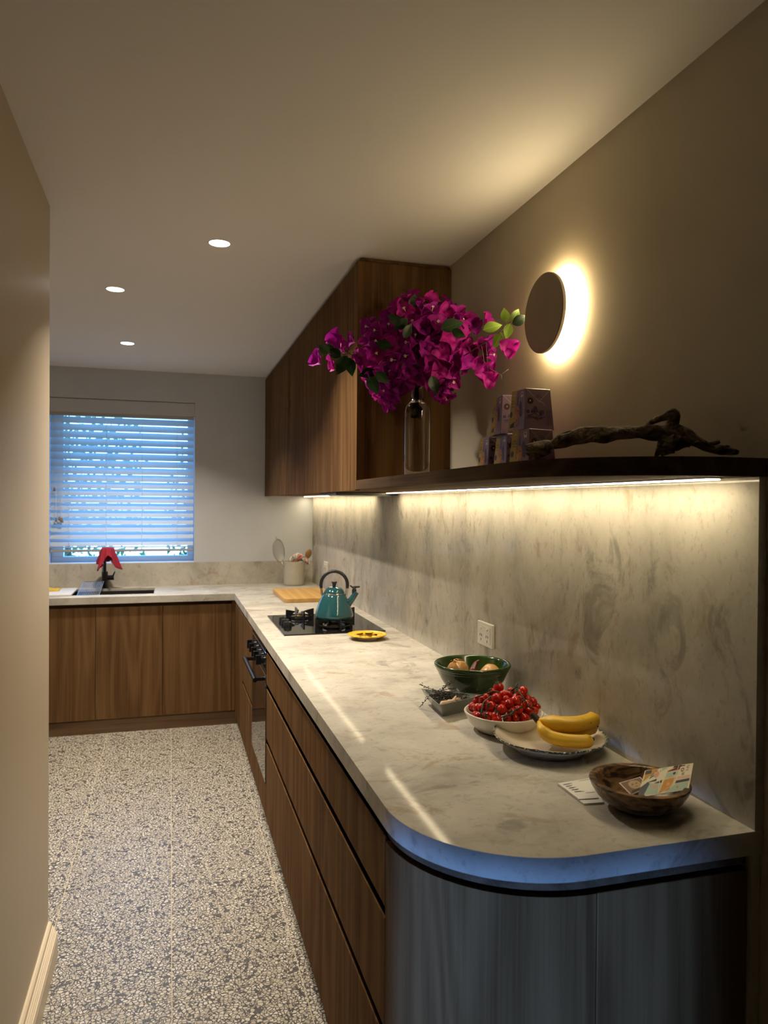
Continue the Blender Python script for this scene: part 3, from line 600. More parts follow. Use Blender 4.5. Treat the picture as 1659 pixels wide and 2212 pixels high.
MB().tube([sc_+su*.088, sc_+su*.10, sc_+su*.108-sw*.004], .003, 8).build('rest_hook', met, sv)
spw = wood('utensil_wood', 2, (.22,.12,.05), (.33,.19,.08), (.42,.26,.12), .5)
def spoon(hx, hy, hz, bx_, lab, tilt, sc=1.0):
    t = thing('wooden_spoon', (hx, hy, hz), lab, 'spoon', 'wooden spoons in the crock')
    MB().sphere((0,0,0), .026*sc, 16, 10, (1.0, .32, 1.5)).build('bowl', spw, None, smooth=True).parent = t
    o = MB().tube([(0,0,-.03*sc), (bx_*.5, 0, -.10), (bx_, 0, -.20)], [.007,.0055,.005], 8).build('handle', spw, None, smooth=True); o.parent = t
    t.rotation_euler = tilt
spoon(1.018, CY+.01, 1.135, -.05, 'light wooden spoon leaning right out of the utensil crock', (0, math.radians(24), .3))
spoon(.905, CY-.035, 1.085, 0, 'dark wooden spatula at the front of the utensil crock', (.05, math.radians(4), 0), 1.15)
def mitt_fn(u, v):
    a = v*math.pi*2; x = u
    cx = .865+.155*x; cz = 1.075+.050*math.sin(math.pi*(x*.85+.08))-.022*x
    r = .036*(math.sin(math.pi*(.06+.88*x))**.5)*(1+.12*math.sin(7*x+2*a))
    return (cx, CY-.028+r*.7*math.sin(a), cz+r*.85*math.cos(a))
mt = NT('floral_cotton'); mp = mt.pos(wobj=True)
mc = mt.ramp(mt.noise(mp, 26, 2, .5), [(.40, (.66,.60,.50)), (.47, (.10,.10,.24)), (.52, (.66,.60,.50)), (.58, (.60,.10,.06)), (.68, (.66,.60,.50))], 'CONSTANT')
mt.P(Base_Color=mc, Roughness=.9); mt = mt.m
tag(MB().grid(mitt_fn, 18, 14).build('oven_mitt', mt, smooth=True, merge=True), 'crumpled red, blue and white patterned mitt stuffed in the crock', 'oven mitt')

# ---- sockets
def socket(y0, y1, z0, z1, lab):
    t = thing('wall_socket', (SPX, (y0+y1)/2, z0), lab, 'socket', 'power sockets on the splashback')
    bx(SPX-.011, SPX-.0002, y0, y1, z0, z1).build('cover_plate', M['white_plastic'], t, bevel=.002)
    bx(SPX-.0125, SPX-.0112, y0+.014, y1-.014, z0+.012, z1-.012).build('face', M['white_plastic'], t, bevel=.0008)
    for yy in (y0+(y1-y0)*.30, y0+(y1-y0)*.72):
        k = MB().sphere((SPX-.0135, yy, z1-.022), .0052, 12, 8, (.6,1,1)).build('switch', M['white_plastic'], t, smooth=True)
        for dy, dz, a in ((-.007, 0, -.35), (.007, 0, .35), (0, -.016, 0)):
            b = bx(-.0006, .0006, -.0011, .0011, -.0045, .0045)
            b.v = [(SPX-.0128+x, yy+dy+y*math.cos(a)-z*math.sin(a), z0+.036+dz+y*math.sin(a)+z*math.cos(a)) for x, y, z in b.v]
            b.build('pin_slot', M['dark_slot'], t)
socket(2.325, 2.450, 1.022, 1.105, 'white double power socket on the splashback above the green bowl')
socket(5.105, 5.225, 1.022, 1.105, 'white double power socket at the far end of the splashback')

# ---- green bowl with onions
GX, GY, GR = .935, 2.188, .123
gb = thing('green_bowl', (GX, GY, Z0), 'dark green glazed ceramic bowl with onions in it', 'bowl')
grn = NT('green_glaze'); gz = grn.n('ShaderNodeSeparateXYZ', {0: grn.pos()}).outputs[2]
grn.P(Base_Color=grn.mix(grn.noise(grn.pos(), 30, 3, .6), (.010,.027,.004), (.030,.066,.008)), Roughness=.16, Coat_Weight=.3, Coat_Roughness=.06); grn = grn.m
MB().lathe([(1e-6,.004),(.050,.004),(.055,0),(.060,.002),(.063,.010),(.084,.035),(.103,.065),(.113,.088),(.1145,.092),(.1165,.0935),(.1165,.097),(.119,.099),(.1225,.104),(.123,.110),(.120,.1135),(.116,.113),(.112,.107),(.106,.09),(.085,.050),(.060,.024),(1e-6,.016)], 64, (GX, GY, Z0)).build('vessel', grn, gb, smooth=True)
onm = NT('onion_skin'); op = onm.pos(wobj=True)
onm.P(Base_Color=onm.mix(onm.noise(onm.vmath('MULTIPLY', op, (60,60,8)), 1.0, 3, .6), (.42,.19,.055), (.68,.38,.13)), Roughness=.35, Coat_Weight=.2); onm = onm.m
def onion(x, y, z, r, lab, rot, sk):
    t = thing('onion', (x, y, z), lab, 'onion', 'onions in the green bowl')
    o = MB().lathe([(1e-6,-r*.92),(r*.4,-r*.86),(r*.8,-r*.55),(r,-.05*r),(r*.88,r*.45),(r*.58,r*.74),(r*.26,r*.90),(r*.12,r*1.0),(r*.09,r*1.12),(1e-6,r*1.12)], 28, (0,0,0), lambda a, q, zz: 1+.02*math.sin(5*a)).build('bulb', onm, None, smooth=True); o.parent = t
    rnd = random.Random(int(x*999))
    for k in range(sk):
        a0 = rnd.uniform(0, 6.28)
        def fn(u, v): 
            a = a0+(u-.5)*1.1; b = .25+v*1.0; q = r*(.97+.03*math.sin(6*u+3*v)+.05*v*v)
            return (q*math.cos(a)*math.cos(b), q*math.sin(a)*math.cos(b), q*math.sin(b))
        s = MB().grid(fn, 5, 5).build('loose_skin', onm, None, smooth=True); s.parent = t
    t.rotation_euler = rot
onion(.900, 2.225, .983, .036, 'brown onion with flaking skin at the left in the green bowl', (.25, -.45, 0), 4)
onion(.990, 2.170, .972, .037, 'smooth brown onion at the right in the green bowl', (1.25, .1, .4), 1)
tag(MB().tube([(.925, 2.19, .955), (.945, 2.205, .985), (.958, 2.215, 1.003), (.972, 2.22, 1.010)], [.014,.012,.007,.004], 10).build('dried_chilli', plain('dark_red_chilli', (.10,.01,.012), .3)), 'dark red dried chilli between the onions in the green bowl', 'chilli')
# ---- triangular dish
td = thing('triangular_dish', (.80, 2.06, Z0), 'grey triangular ceramic dish of dried herbs before the green bowl', 'dish')
tri = [Vector((.752, 2.168)), Vector((.912, 2.045)), Vector((.742, 1.972))]; tc = (tri[0]+tri[1]+tri[2])/3
def tri_out(s, rr):
    pts = []
    for i in range(3):
        p, a, b = tri[i], tri[i-1], tri[(i+1) % 3]
        da, db = (a-p).normalized(), (b-p).normalized()
        for k in range(5):
            w_ = k/4; q = p+da*rr*(1-w_)**2+db*rr*w_**2
            pts.append(tc+(q-tc)*s)
    return pts
lv = [(.50,.004,.02),(.52,0,.02),(.60,0,.02),(.63,.010,.02),(.78,.020,.018),(1.0,.045,.016),(1.03,.046,.016),(.97,.0455,.016),(.78,.026,.018),(.60,.018,.02),(.25,.016,.02)]
dm = MB(); ring = [[(q.x, q.y, Z0+z) for q in tri_out(s, rr)] for s, z, rr in lv]; nn = len(ring[0])
dm.add([p for r_ in ring for p in r_], [(i*nn+j, i*nn+(j+1) % nn, (i+1)*nn+(j+1) % nn, (i+1)*nn+j) for i in range(len(lv)-1) for j in range(nn)]+[tuple(range(nn))[::-1], tuple((len(lv)-1)*nn+j for j in range(nn))])
dm.build('vessel', glaze('grey_stoneware', (.20,.21,.20), .28, .2, .3), td, smooth=45)
gar = plain('garlic_skin', (.55,.38,.24), .55, var=.3, vscale=60)
for i, (x, y, s, lab) in enumerate(((.775, 2.015, 1.0, 'papery garlic clove at the front of the triangular dish'), (.800, 2.03, .85, 'garlic clove standing on end in the triangular dish'), (.825, 2.045, .8, 'small garlic clove nearest the point of the triangular dish'))):
    o = MB().tube([(x-.020*s, y-.006, Z0+.030), (x-.008*s, y-.002, Z0+.036), (x+.010*s, y+.002, Z0+.036), (x+.022*s, y+.006, Z0+.032+(.02 if i == 1 else 0))], [.003*s,.010*s,.009*s,.002*s], 10).build('garlic_clove', gar, smooth=True)
    tag(o, lab, 'garlic', 'garlic in the triangular dish')
hm = plain('dried_herb', (.045,.038,.03), .8, var=.3)
hs = thing('herb_sprig', (.80, 2.07, Z0+.03), 'tangled dry thyme sprigs sticking out of the triangular dish', 'herbs')
rnd = random.Random(3)
paths = [[(.728,2.104,Z0+.006),(.749,2.078,Z0+.045),(.79,2.075,Z0+.055),(.83,2.07,Z0+.05)], [(.753,2.176,Z0+.056),(.765,2.15,Z0+.053),(.785,2.115,Z0+.050),(.81,2.08,Z0+.045)],
         [(.775,2.05,Z0+.05),(.80,2.10,Z0+.058),(.825,2.125,Z0+.068)], [(.77,2.09,Z0+.05),(.80,2.10,Z0+.055),(.84,2.09,Z0+.06)], [(.76,2.06,Z0+.047),(.80,2.05,Z0+.05),(.86,2.05,Z0+.05)],
         [(.77,2.11,Z0+.048),(.80,2.075,Z0+.05),(.82,2.04,Z0+.048)], [(.80,2.11,Z0+.05),(.82,2.115,Z0+.063),(.838,2.112,Z0+.074)], [(.79,2.08,Z0+.05),(.83,2.065,Z0+.046),(.87,2.055,Z0+.046)]]
for k in range(10):
    a = rnd.uniform(0, 6.28); c = Vector((.80+rnd.uniform(-.02,.04), 2.065+rnd.uniform(-.02,.03), Z0+.042)); v = Vector((math.cos(a), math.sin(a), rnd.uniform(-.1,.25)))*rnd.uniform(.02,.035)
    paths.append([c-v, c+Vector((0,0,.004)), c+v])
lt_ = MB()
for k in range(420):
    w1_, w2_ = rnd.random(), rnd.random()
    if w1_+w2_ > 1: w1_, w2_ = 1-w1_, 1-w2_
    q = tc+((tri[0]+(tri[1]-tri[0])*w1_+(tri[2]-tri[0])*w2_)-tc)*.74
    lt_.sphere((q.x, q.y, Z0+.026+rnd.random()*.012), .0024, 5, 4, (1.6, .8, .6))
lt_.build('herb_crumbs', hm, hs)['kind'] = 'stuff'
for p in paths:
    s = MB().tube(p, .0009, 5).build('stem', hm, hs)
    lf = MB()
    for i in range(len(p)-1):
        for q in range(9):
            a, b = Vector(p[i]), Vector(p[i+1]); c = a.lerp(b, rnd.random())+Vector((rnd.uniform(-.005,.005), rnd.uniform(-.005,.005), rnd.uniform(-.004,.006)))
            lf.sphere(c, .0017, 5, 4, (1.4, .8, .7))
    lf.build('tiny_leaves', hm, s)['kind'] = 'stuff'

# ---- white bowl of cherry tomatoes
TX, TY = .886, 1.853
tb = thing('white_bowl', (TX, TY, Z0), 'shallow white ceramic bowl heaped with cherry tomatoes', 'bowl')
MB().lathe([(1e-6,.003),(.062,.003),(.068,0),(.078,.005),(.096,.024),(.106,.044),(.109,.051),(.107,.053),(.104,.052),(.100,.044),(.088,.022),(.068,.011),(1e-6,.009)], 60, (TX, TY, Z0), lambda a, r, z: 1+.010*math.sin(3*a+1)+.006*math.sin(7*a)).build('vessel', glaze('white_glaze', (.70,.66,.58), .25, .04, .4), tb, smooth=True)
tom_m = NT('tomato_skin'); rr = tom_m.n('ShaderNodeObjectInfo').outputs['Random']
tom_m.P(Base_Color=tom_m.mix(rr, (.33,.007,.004), (.50,.018,.006)), Roughness=.22, Specular_IOR_Level=.35, Coat_Weight=.12, Coat_Roughness=.08, Subsurface_Weight=.08, Subsurface_Radius=(.01,.003,.002)); tom_m = tom_m.m
cal = plain('tomato_calyx', (.022,.035,.012), .6)
tme = MB().sphere((0,0,0), 1.0, 22, 14, (1,1,.96)).mesh('fruit', smooth=True); tme.materials.append(tom_m)
cm = MB()
for k in range(5):
    a = k*1.2566
    cm.tube([(0,0,.97), (.35*math.cos(a), .35*math.sin(a), 1.02), (.75*math.cos(a), .75*math.sin(a), .86)], [.09,.10,.02], 5)
cm.tube([(0,0,.95), (.05,.03,1.25)], [.07,.06], 6)
cme = cm.mesh('calyx'); cme.materials.append(cal)
rnd = random.Random(9)
TOMO = []
for k in range(26):    # fruit lying deeper in the heap
    a = k*2.4; q = .092*math.sqrt((k+.5)/26); TOM.append((TX+q*math.cos(a), TY+q*math.sin(a), Z0+.064+.048*(1-(q/.095)**2)-.016, .0128))
for i, (x, y, z, r) in enumerate(TOM):
    r = max(r, .0095)*1.10; z -= .003
    t = thing('cherry_tomato', (x, y, z), 'red cherry tomato lying deep inside the heap in the white bowl, mostly covered by others', 'tomato', 'cherry tomatoes in the white bowl')
    TOMO.append(t); t.scale = (r, r, r); t.rotation_euler = (rnd.uniform(-2.2, 2.2), rnd.uniform(-1.2, 1.2), rnd.uniform(0, 6))
    link('fruit', tme, None, t); link('calyx', cme, None, t)
ORD = ['first', 'second', 'third', 'fourth', 'fifth', 'sixth', 'seventh', 'eighth', 'ninth', 'tenth', 'eleventh', 'twelfth', 'thirteenth', 'fourteenth', 'fifteenth', 'sixteenth', 'seventeenth', 'eighteenth', 'nineteenth', 'twentieth', 'twenty-first', 'twenty-second', 'twenty-third', 'twenty-fourth', 'twenty-fifth', 'twenty-sixth', 'twenty-seventh', 'twenty-eighth']
def tier(o): return 0 if o.location.z > .992 else 1 if o.location.z > .963 else 2
for q, nm in enumerate(('top layer', 'middle layer', 'lowest layer')):
    row = sorted([o for o in TOMO[:33] if tier(o) == q], key=lambda o: .9*o.location.x-.43*o.location.y)
    for i, o in enumerate(row): o['label'] = 'red cherry tomato in the white bowl, %s from the left in the %s' % (ORD[i], nm)
TOMO[0]['label'] = 'topmost red cherry tomato, crowning the heap in the white bowl'
vm = plain('tomato_vine', (.03,.035,.015), .6)
for k, (p, lab) in enumerate((([(.815,1.885,.985),(.85,1.84,1.012),(.88,1.83,1.005),(.905,1.825,1.02),(.912,1.822,1.033)], 'dark tomato vine stem rising to a stub at the top of the heap'),
              ([(.908,1.82,1.022),(.915,1.79,1.0),(.92,1.775,.983),(.935,1.77,.975)], 'dark tomato vine stem hanging down the front right of the heap'),
              ([(.795,1.80,.950),(.80,1.81,.966),(.815,1.83,.985),(.84,1.835,1.0)], 'dark tomato vine stem at the left rim of the white bowl'),
              ([(.835,1.765,.962),(.862,1.762,.968),(.88,1.765,.98),(.895,1.765,.985)], 'thin brown tomato vine stem across the front of the heap'))):
    b = MB().tube(p, [.0022]*(len(p)-1)+[.0028], 7)
    for i in range(1, len(p)-1):
        q = Vector(p[i]); b.tube([q, q+Vector((rnd.uniform(-.015,.015), rnd.uniform(-.012,.012), rnd.uniform(-.004,.012)))], .0013, 5)
    tag(b.build('tomato_vine', vm, smooth=True), lab, 'vine', 'tomato vines')

# ---- plate with bananas
PLX, PLY = .928, 1.673
pl = thing('serving_plate', (PLX, PLY, Z0), 'cream serving plate with a dark green sponged rim holding bananas', 'plate')
pm = NT('cream_plate_glaze'); pp = pm.vmath('SUBTRACT', pm.pos(), (PLX, PLY, 0)); xyz = pm.n('ShaderNodeSeparateXYZ', {0: pp})
rad = pm.math('SQRT', pm.math('ADD', pm.math('MULTIPLY', xyz.outputs[0], xyz.outputs[0]), pm.math('MULTIPLY', xyz.outputs[1], xyz.outputs[1])))
edge = pm.math('MULTIPLY', pm.math('SUBTRACT', rad, .1335), 160.0, True)
nz = pm.noise(pm.pos(), 130, 2, .6)
sp = pm.math('MULTIPLY', edge, pm.ramp(nz, [(.40, (0,0,0)), (.46, (1,1,1))]))
pm.P(Base_Color=pm.mix(sp, (.60,.53,.42), (.010,.05,.05)), Roughness=.10, Coat_Weight=.5, Coat_Roughness=.03); pm = pm.m
MB().lathe([(1e-6,.010),(.070,.010),(.085,.012),(.105,.020),(.128,.033),(.140,.0395),(.1425,.0405),(.1435,.0385),(.141,.0355),(.125,.0255),(.105,.0145),(.092,.008),(.090,.001),(.086,0),(.083,.004),(1e-6,.004)], 80, (PLX, PLY, Z0), lambda a, r, z: 1+(.008*math.sin(6*a) if r > .12 else 0)).build('dish', pm, pl, smooth=True)
mot = MB()
for a in range(5):
    q = a*.7+2.2; c = (PLX-.045+.020*math.cos(q), PLY-.045+.020*math.sin(q)); mot.prism(arc(c[0], c[1], .013, 0, 340, 14), Z0+.0102, Z0+.0107)
mot.build('painted_flower', plain('painted_purple', (.16,.07,.08), .2), pl)
bnm = NT('banana_peel'); bp = bnm.pos()
spots = bnm.ramp(bnm.noise(bp, 90, 3, .7), [(.30, (1,1,1)), (.36, (0,0,0))])
bnm.P(Base_Color=bnm.mix(bnm.math('MULTIPLY', spots, .7), bnm.mix(bnm.noise(bp, 20, 2, .5), (.62,.36,.015), (.74,.46,.03)), (.12,.055,.01)), Roughness=.42); bnm = bnm.m
tip = plain('banana_tip', (.035,.022,.012), .7)
bn = thing('banana_bunch', (.96, 1.65, .93), 'bunch of three ripe yellow bananas on the cream plate', 'bananas')
def smooth_path(p, n=18):
    out = []
    for i in range(n+1):
        t = i/n*(len(p)-1); k = min(int(t), len(p)-2); u = t-k
        P = [Vector(p[max(0, min(len(p)-1, j))]) for j in (k-1, k, k+1, k+2)]
        out.append(.5*((2*P[1])+(-P[0]+P[2])*u+(2*P[0]-5*P[1]+4*P[2]-P[3])*u*u+(-P[0]+3*P[1]-3*P[2]+P[3])*u**3))
    return out
for p, R in (([(.913,1.702,.964),(.902,1.667,.955),(.915,1.650,.942),(.937,1.622,.939),(.971,1.602,.939),(.990,1.597,.940),(1.003,1.594,.944)], .0160),
             ([(.913,1.702,.966),(.926,1.682,.967),(.945,1.655,.968),(.980,1.640,.969),(1.016,1.640,.972),(1.036,1.646,.976),(1.046,1.652,.979)], .0185),
             ([(.916,1.705,.962),(.935,1.685,.953),(.968,1.662,.947),(1.003,1.650,.947),(1.034,1.655,.952),(1.050,1.650,.957)], .0165)):
    q = smooth_path(p, 20); n = len(q)
    rad_ = [R*min(1, .30+.70*min(1, (i/n)/.22)**1.3, .36+.64*(min(1, (n-1-i)/n/.14))**.6) for i in range(n)]
    b = MB().tube(q, rad_, 15, True, lambda j, i: 1.07 if j % 3 == 0 else .97).build('banana', bnm, bn, smooth=True)
    e = (q[-1]-q[-2]).normalized(); MB().tube([q[-1]-e*.0008, q[-1]+e*.004], [R*.36, R*.20], 8).build('blossom_end', tip, b)
MB().tube([(.914,1.701,.962),(.906,1.712,.974),(.900,1.718,.980)], [.0085,.0085,.007], 9).build('stem', tip, bn, smooth=40)

# ---- wooden bowl, cards and letters
WX, WY = .928, 1.300
wbm = NT('olive_wood'); wp = wbm.pos(); 
wr = wbm.math('SINE', wbm.math('MULTIPLY', wbm.noise(wbm.vmath('MULTIPLY', wp, (9,16,22)), 1.0, 3, .5, .8), 42.0))
wbm.P(Base_Color=wbm.ramp(wbm.math('ADD', wbm.math('MULTIPLY', wr, .28), wbm.math('MULTIPLY', wbm.noise(wp, 30, 3, .6), .9)), [(.18, (.028,.013,.006)), (.42, (.12,.058,.022)), (.75, (.24,.13,.052))]), Roughness=.33, Coat_Weight=.25, Coat_Roughness=.2); wbm = wbm.m
wbl = thing('wooden_bowl', (WX, WY, Z0), 'dark turned olive wood bowl holding cards at the near end', 'bowl')
MB().lathe([(1e-6,.002),(.038,.002),(.041,0),(.046,.002),(.068,.012),(.086,.028),(.096,.044),(.1000,.055),(.0985,.0575),(.087,.0575),(.084,.055),(.080,.044),(.068,.026),(.045,.014),(1e-6,.009)], 64, (WX, WY, Z0)).build('vessel', wbm, wbl, smooth=40)

def face_map(p00, p10, p11, p01, off):
    p00, p10, p11, p01 = map(Vector, (p00, p10, p11, p01)); nrm = (p10-p00).cross(p01-p00).normalized()
    return lambda u, v, k=1.0: (p00*(1-u)*(1-v)+p10*u*(1-v)+p11*u*v+p01*(1-u)*v)+nrm*off*k
def decal(fm, poly, k, name, mat, par):
    b = MB(); b.add([fm(u, v, k) for u, v in poly], [tuple(range(len(poly)))]); return b.build(name, mat, par)
def ell(cx, cy, rx, ry, n=18, a0=0, a1=360): return [(cx+rx*math.cos(math.radians(a0+(a1-a0)*i/n)), cy+ry*math.sin(math.radians(a0+(a1-a0)*i/n))) for i in range(n if a1-a0 == 360 else n+1)]
_txt = {}
def text_geo(s):
    if s not in _txt:
        c = bpy.data.curves.new('t', 'FONT'); c.body = s; c.resolution_u = 2
        o = bpy.data.objects.new('t', c); COL.objects.link(o)
        dg = bpy.context.evaluated_depsgraph_get(); dg.update(); me = o.evaluated_get(dg).to_mesh()
        vs = [(v.co.x, v.co.y) for v in me.vertices]; fs = [tuple(p.vertices) for p in me.polygons]
        o.evaluated_get(dg).to_mesh_clear(); bpy.data.objects.remove(o); bpy.data.curves.remove(c)
        x0, x1 = min(v[0] for v in vs), max(v[0] for v in vs); y0, y1 = min(v[1] for v in vs), max(v[1] for v in vs)
        _txt[s] = ([((x-x0)/(x1-x0), (y-y0)/(y1-y0)) for x, y in vs], fs)
    return _txt[s]
def decal_text(fm, s, u0, u1, v0, v1, k, name, mat, par, turn=False):
    vs, fs = text_geo(s)
    pts = [(u0+(u1-u0)*a, v0+(v1-v0)*b) if not turn else (u0+(u1-u0)*b, v1-(v1-v0)*a) for a, b in vs]
    return MB().add([fm(u, v, k) for u, v in pts], fs).build(name, mat, par)
ink = plain('print_ink', (.02,.02,.02), .7); paper = plain('paper', (.72,.70,.66), .7)
PC = {n: plain('print_'+n, c, .45) for n, c in dict(orange=(.55,.24,.02), mint=(.36,.48,.40), maroon=(.17,.015,.02), cream=(.74,.66,.50), navy=(.02,.025,.04), skin=(.62,.33,.22), teal=(.03,.13,.15), peach=(.66,.45,.33)).items()}
# printed leaflet standing in the bowl
lf = thing('printed_leaflet', (.935, 1.25, .95), 'colourful illustrated leaflet standing up in the wooden bowl', 'leaflet')
A = Vector((0.8923, 1.2562, 0.9412)); Bv = Vector((0.993, 1.2315, 0.9567)); D = Vector((0.9602, 1.3261, 0.9639)); Cv = Bv+(D-A)
nrm = (Bv-A).cross(D-A).normalized()
MB().add([A, Bv, Cv, D]+[p-nrm*.0008 for p in (A, Bv, Cv, D)], [(0,1,2,3),(7,6,5,4),(0,4,5,1),(1,5,6,2),(2,6,7,3),(3,7,4,0)]).build('card', PC['cream'], lf)
fm = face_map(A, Bv, Cv, D, .00025)
for nm, poly in (('navy', [(0,.0),(.14,0),(.20,.62),(.0,.35)]), ('orange', [(.03,.98),(.30,.99),(.02,.55)]), ('navy', [(.02,.82),(.15,.84),(.15,.98),(.02,.98)]), ('cream', [(.06,.60),(.33,.97),(.33,.55),(.16,.48)]),
                 ('teal', [(.14,.62),(.22,.70),(.22,.88),(.15,.78)]), ('skin', ell(.27,.76,.055,.13)), ('navy', ell(.29,.87,.06,.05)), ('navy', [(.10,.50),(.30,.60),(.30,.50)]), ('mint', [(.12,.05),(.40,.03),(.42,.38),(.18,.46)]),
                 ('skin', ell(.30,.30,.05,.07)), ('navy', [(.22,.42),(.42,.52),(.42,.40)]), ('orange', [(.41,.02),(.60,.10),(.70,.55),(.46,.50)]), ('navy', ell(.55,.33,.075,.12)), ('skin', ell(.56,.32,.035,.07)),
                 ('mint', [(.46,.56),(.70,.62),(.72,.76),(.49,.74)]), ('skin', ell(.58,.62,.07,.06)), ('navy', ell(.64,.70,.03,.05)), ('maroon', [(.48,.80),(.73,.82),(.74,.97),(.50,.84)]), ('mint', [(.36,.86),(.50,.98),(.36,.99)]), ('navy', [(.58,.92),(.76,.93),(.76,.99),(.60,.99)]),
                 ('mint', [(.52,.02),(.97,.02),(.97,.30),(.72,.28)]), ('navy', ell(.76,.15,.085,.10)), ('orange', ell(.76,.15,.03,.035)), ('navy', [(.70,.30),(.98,.32),(.98,.42),(.71,.40)]), ('peach', [(.72,.44),(.98,.44),(.98,.56),(.72,.54)])):
    decal(fm, poly, 1.0+.25*random.random(), 'picture', PC[nm], lf)
for p, q in (((.02,.50),(.34,.99)), ((.34,.99),(.40,.02)), ((.70,.99),(.66,.35)), ((.16,.47),(.43,.36)), ((.45,.02),(.70,.30)), ((.44,.53),(.71,.60)), ((.47,.77),(.72,.80))):
    d = Vector((q[0]-p[0], q[1]-p[1])).normalized(); e = (-d.y*.006, d.x*.006)
    decal(fm, [(p[0]-e[0], p[1]-e[1]), (q[0]-e[0], q[1]-e[1]), (q[0]+e[0], q[1]+e[1]), (p[0]+e[0], p[1]+e[1])], 1.6, 'border_line', PC['cream'], lf)
decal_text(fm, '10', .76, .83, .72, .97, 1.7, 'title', ink, lf, True)
decal_text(fm, 'TOP 10', .87, .92, .72, .95, 1.7, 'title', ink, lf, True)
decal_text(fm, 'TIMELESS', .80, .85, .57, .70, 1.7, 'title', ink, lf, True)
# picture card lying in the bowl
pc = thing('picture_card', (.91, 1.295, .935), 'small card with a faded portrait lying in the wooden bowl', 'card')
a, b, c, d = Vector((0.9014, 1.2898, 0.9323)), Vector((0.9658, 1.3184, 0.9323)), Vector((0.9709, 1.3572, 0.9385)), Vector((0.9034, 1.3347, 0.9405))
n_ = (b-a).cross(d-a).normalized()
MB().add([a, b, c, d]+[p-n_*.0006 for p in (a, b, c, d)], [(0,1,2,3),(7,6,5,4),(0,4,5,1),(1,5,6,2),(2,6,7,3),(3,7,4,0)]).build('card', paper, pc)
fm = face_map(a, b, c, d, .0003)
sep = {k: plain('sepia_'+k, v, .5) for k, v in dict(dark=(.07,.045,.03), mid=(.22,.14,.09), pale=(.50,.36,.22)).items()}
decal(fm, [(.04,.04),(.96,.04),(.96,.96),(.04,.96)], 1, 'picture', sep['mid'], pc); decal(fm, ell(.52,.55,.27,.34), 1.4, 'picture', sep['pale'], pc)
decal(fm, [(.04,.04),(.96,.04),(.80,.22),(.20,.22)], 1.6, 'picture', sep['dark'], pc); decal(fm, ell(.43,.60,.05,.035), 1.8, 'picture', sep['dark'], pc); decal(fm, ell(.62,.60,.05,.035), 1.8, 'picture', sep['dark'], pc); decal(fm, ell(.52,.38,.07,.03), 1.8, 'picture', sep['mid'], pc)
# letters under the bowl
lt = thing('folded_letters', (.86, 1.40, Z0), 'folded white printed letters tucked beside the wooden bowl', 'papers')
q0, q1, q2, q3 = Vector((.824,1.450,0)), Vector((.824,1.338,0)), Vector((.868,1.334,0)), Vector((.915,1.458,0))
for k, (dz, sh) in enumerate(((.0004, 0), (.0022, .002), (.0042, .005))):
    pts = [q0+Vector((sh*.3,0,0)), q1+Vector((0, sh*(1 if k < 2 else 4.2), 0)), q2+Vector((0, sh*(1 if k < 2 else 4.2), 0)), q3]
    MB().add([p+Vector((0,0,Z0+dz)) for p in pts]+[p+Vector((0,0,Z0+dz+.0011)) for p in pts], [(3,2,1,0),(4,5,6,7),(0,1,5,4),(1,2,6,5),(2,3,7,6),(3,0,4,7)]).build('sheet', paper, lt)
fm = face_map(q0+Vector((0,-.002,Z0+.0054)), q1+Vector((0,.022,Z0+.0054)), q2+Vector((0,.022,Z0+.0054)), q3+Vector((0,0,Z0+.0054)), .0002)
for i, (u, v0, v1) in enumerate(((.10,.10,.38),(.13,.10,.30),(.22,.12,.33),(.25,.12,.26),(.34,.14,.40),(.37,.14,.30),(.46,.16,.42),(.49,.16,.38),(.58,.18,.44),(.61,.18,.55),(.05,.62,.95),(.72,.55,.95))):
    decal(fm, [(u, v0), (u+.016, v0), (u+.016, v1), (u, v1)], 1, 'text_line', ink, lt)

# ---- sink area
sk = thing('sink', (-.56, 5.42, .70), 'dark undermount sink in the back worktop under the window', 'sink')
s_ = MB(); a_ = .006; e_ = .0008; ZT = TOPZ-.016
X0, X1, Y0, Y1 = SKX0+e_, SKX1-e_, SKY0+e_, SKY1-e_
s_.box(X0, X0+a_, Y0, Y1, .70, ZT); s_.box(X1-a_, X1, Y0, Y1, .70, ZT); s_.box(X0+a_, X1-a_, Y0, Y0+a_, .70, ZT); s_.box(X0+a_, X1-a_, Y1-a_, Y1, .70, ZT); s_.box(X0, X1, Y0, Y1, .692, .70)
s_.build('basin', plain('black_granite', (.02,.018,.017), .4), sk)
MB().lathe([(.035,0),(.035,.003),(1e-6,.004)], 20, (-.4, 5.42, .70)).build('drain', M['chrome'], sk, smooth=30)
TPX, TPY = -.452, 5.655
tp = thing('kitchen_tap', (TPX, TPY, Z0), 'black kitchen tap behind the sink with a cloth on its spout', 'tap')
MB().lathe([(.027,0),(.027,.006),(.021,.008),(.021,.118),(.014,.122),(1e-6,.122)], 24, (TPX, TPY, Z0)).build('body', M['black_metal'], tp, smooth=35)
MB().tube(smooth_path([(TPX, TPY, Z0+.115), (TPX, TPY, 1.13), (TPX+.006, TPY-.02, 1.172), (TPX+.02, TPY-.08, 1.185), (TPX+.03, TPY-.14, 1.178), (TPX+.034, TPY-.155, 1.15)], 20), .0105, 14).build('spout', M['black_metal'], tp, smooth=40)
lv_ = MB().tube([(TPX+.018, TPY, Z0+.075), (TPX+.062, TPY, Z0+.075)], .018, 16).build('lever_hub', M['black_metal'], tp, smooth=40)
MB().tube([(TPX+.055, TPY-.01, Z0+.085), (TPX+.07, TPY-.03, Z0+.12)], [.006,.004], 10).build('lever', M['black_metal'], lv_, smooth=40)
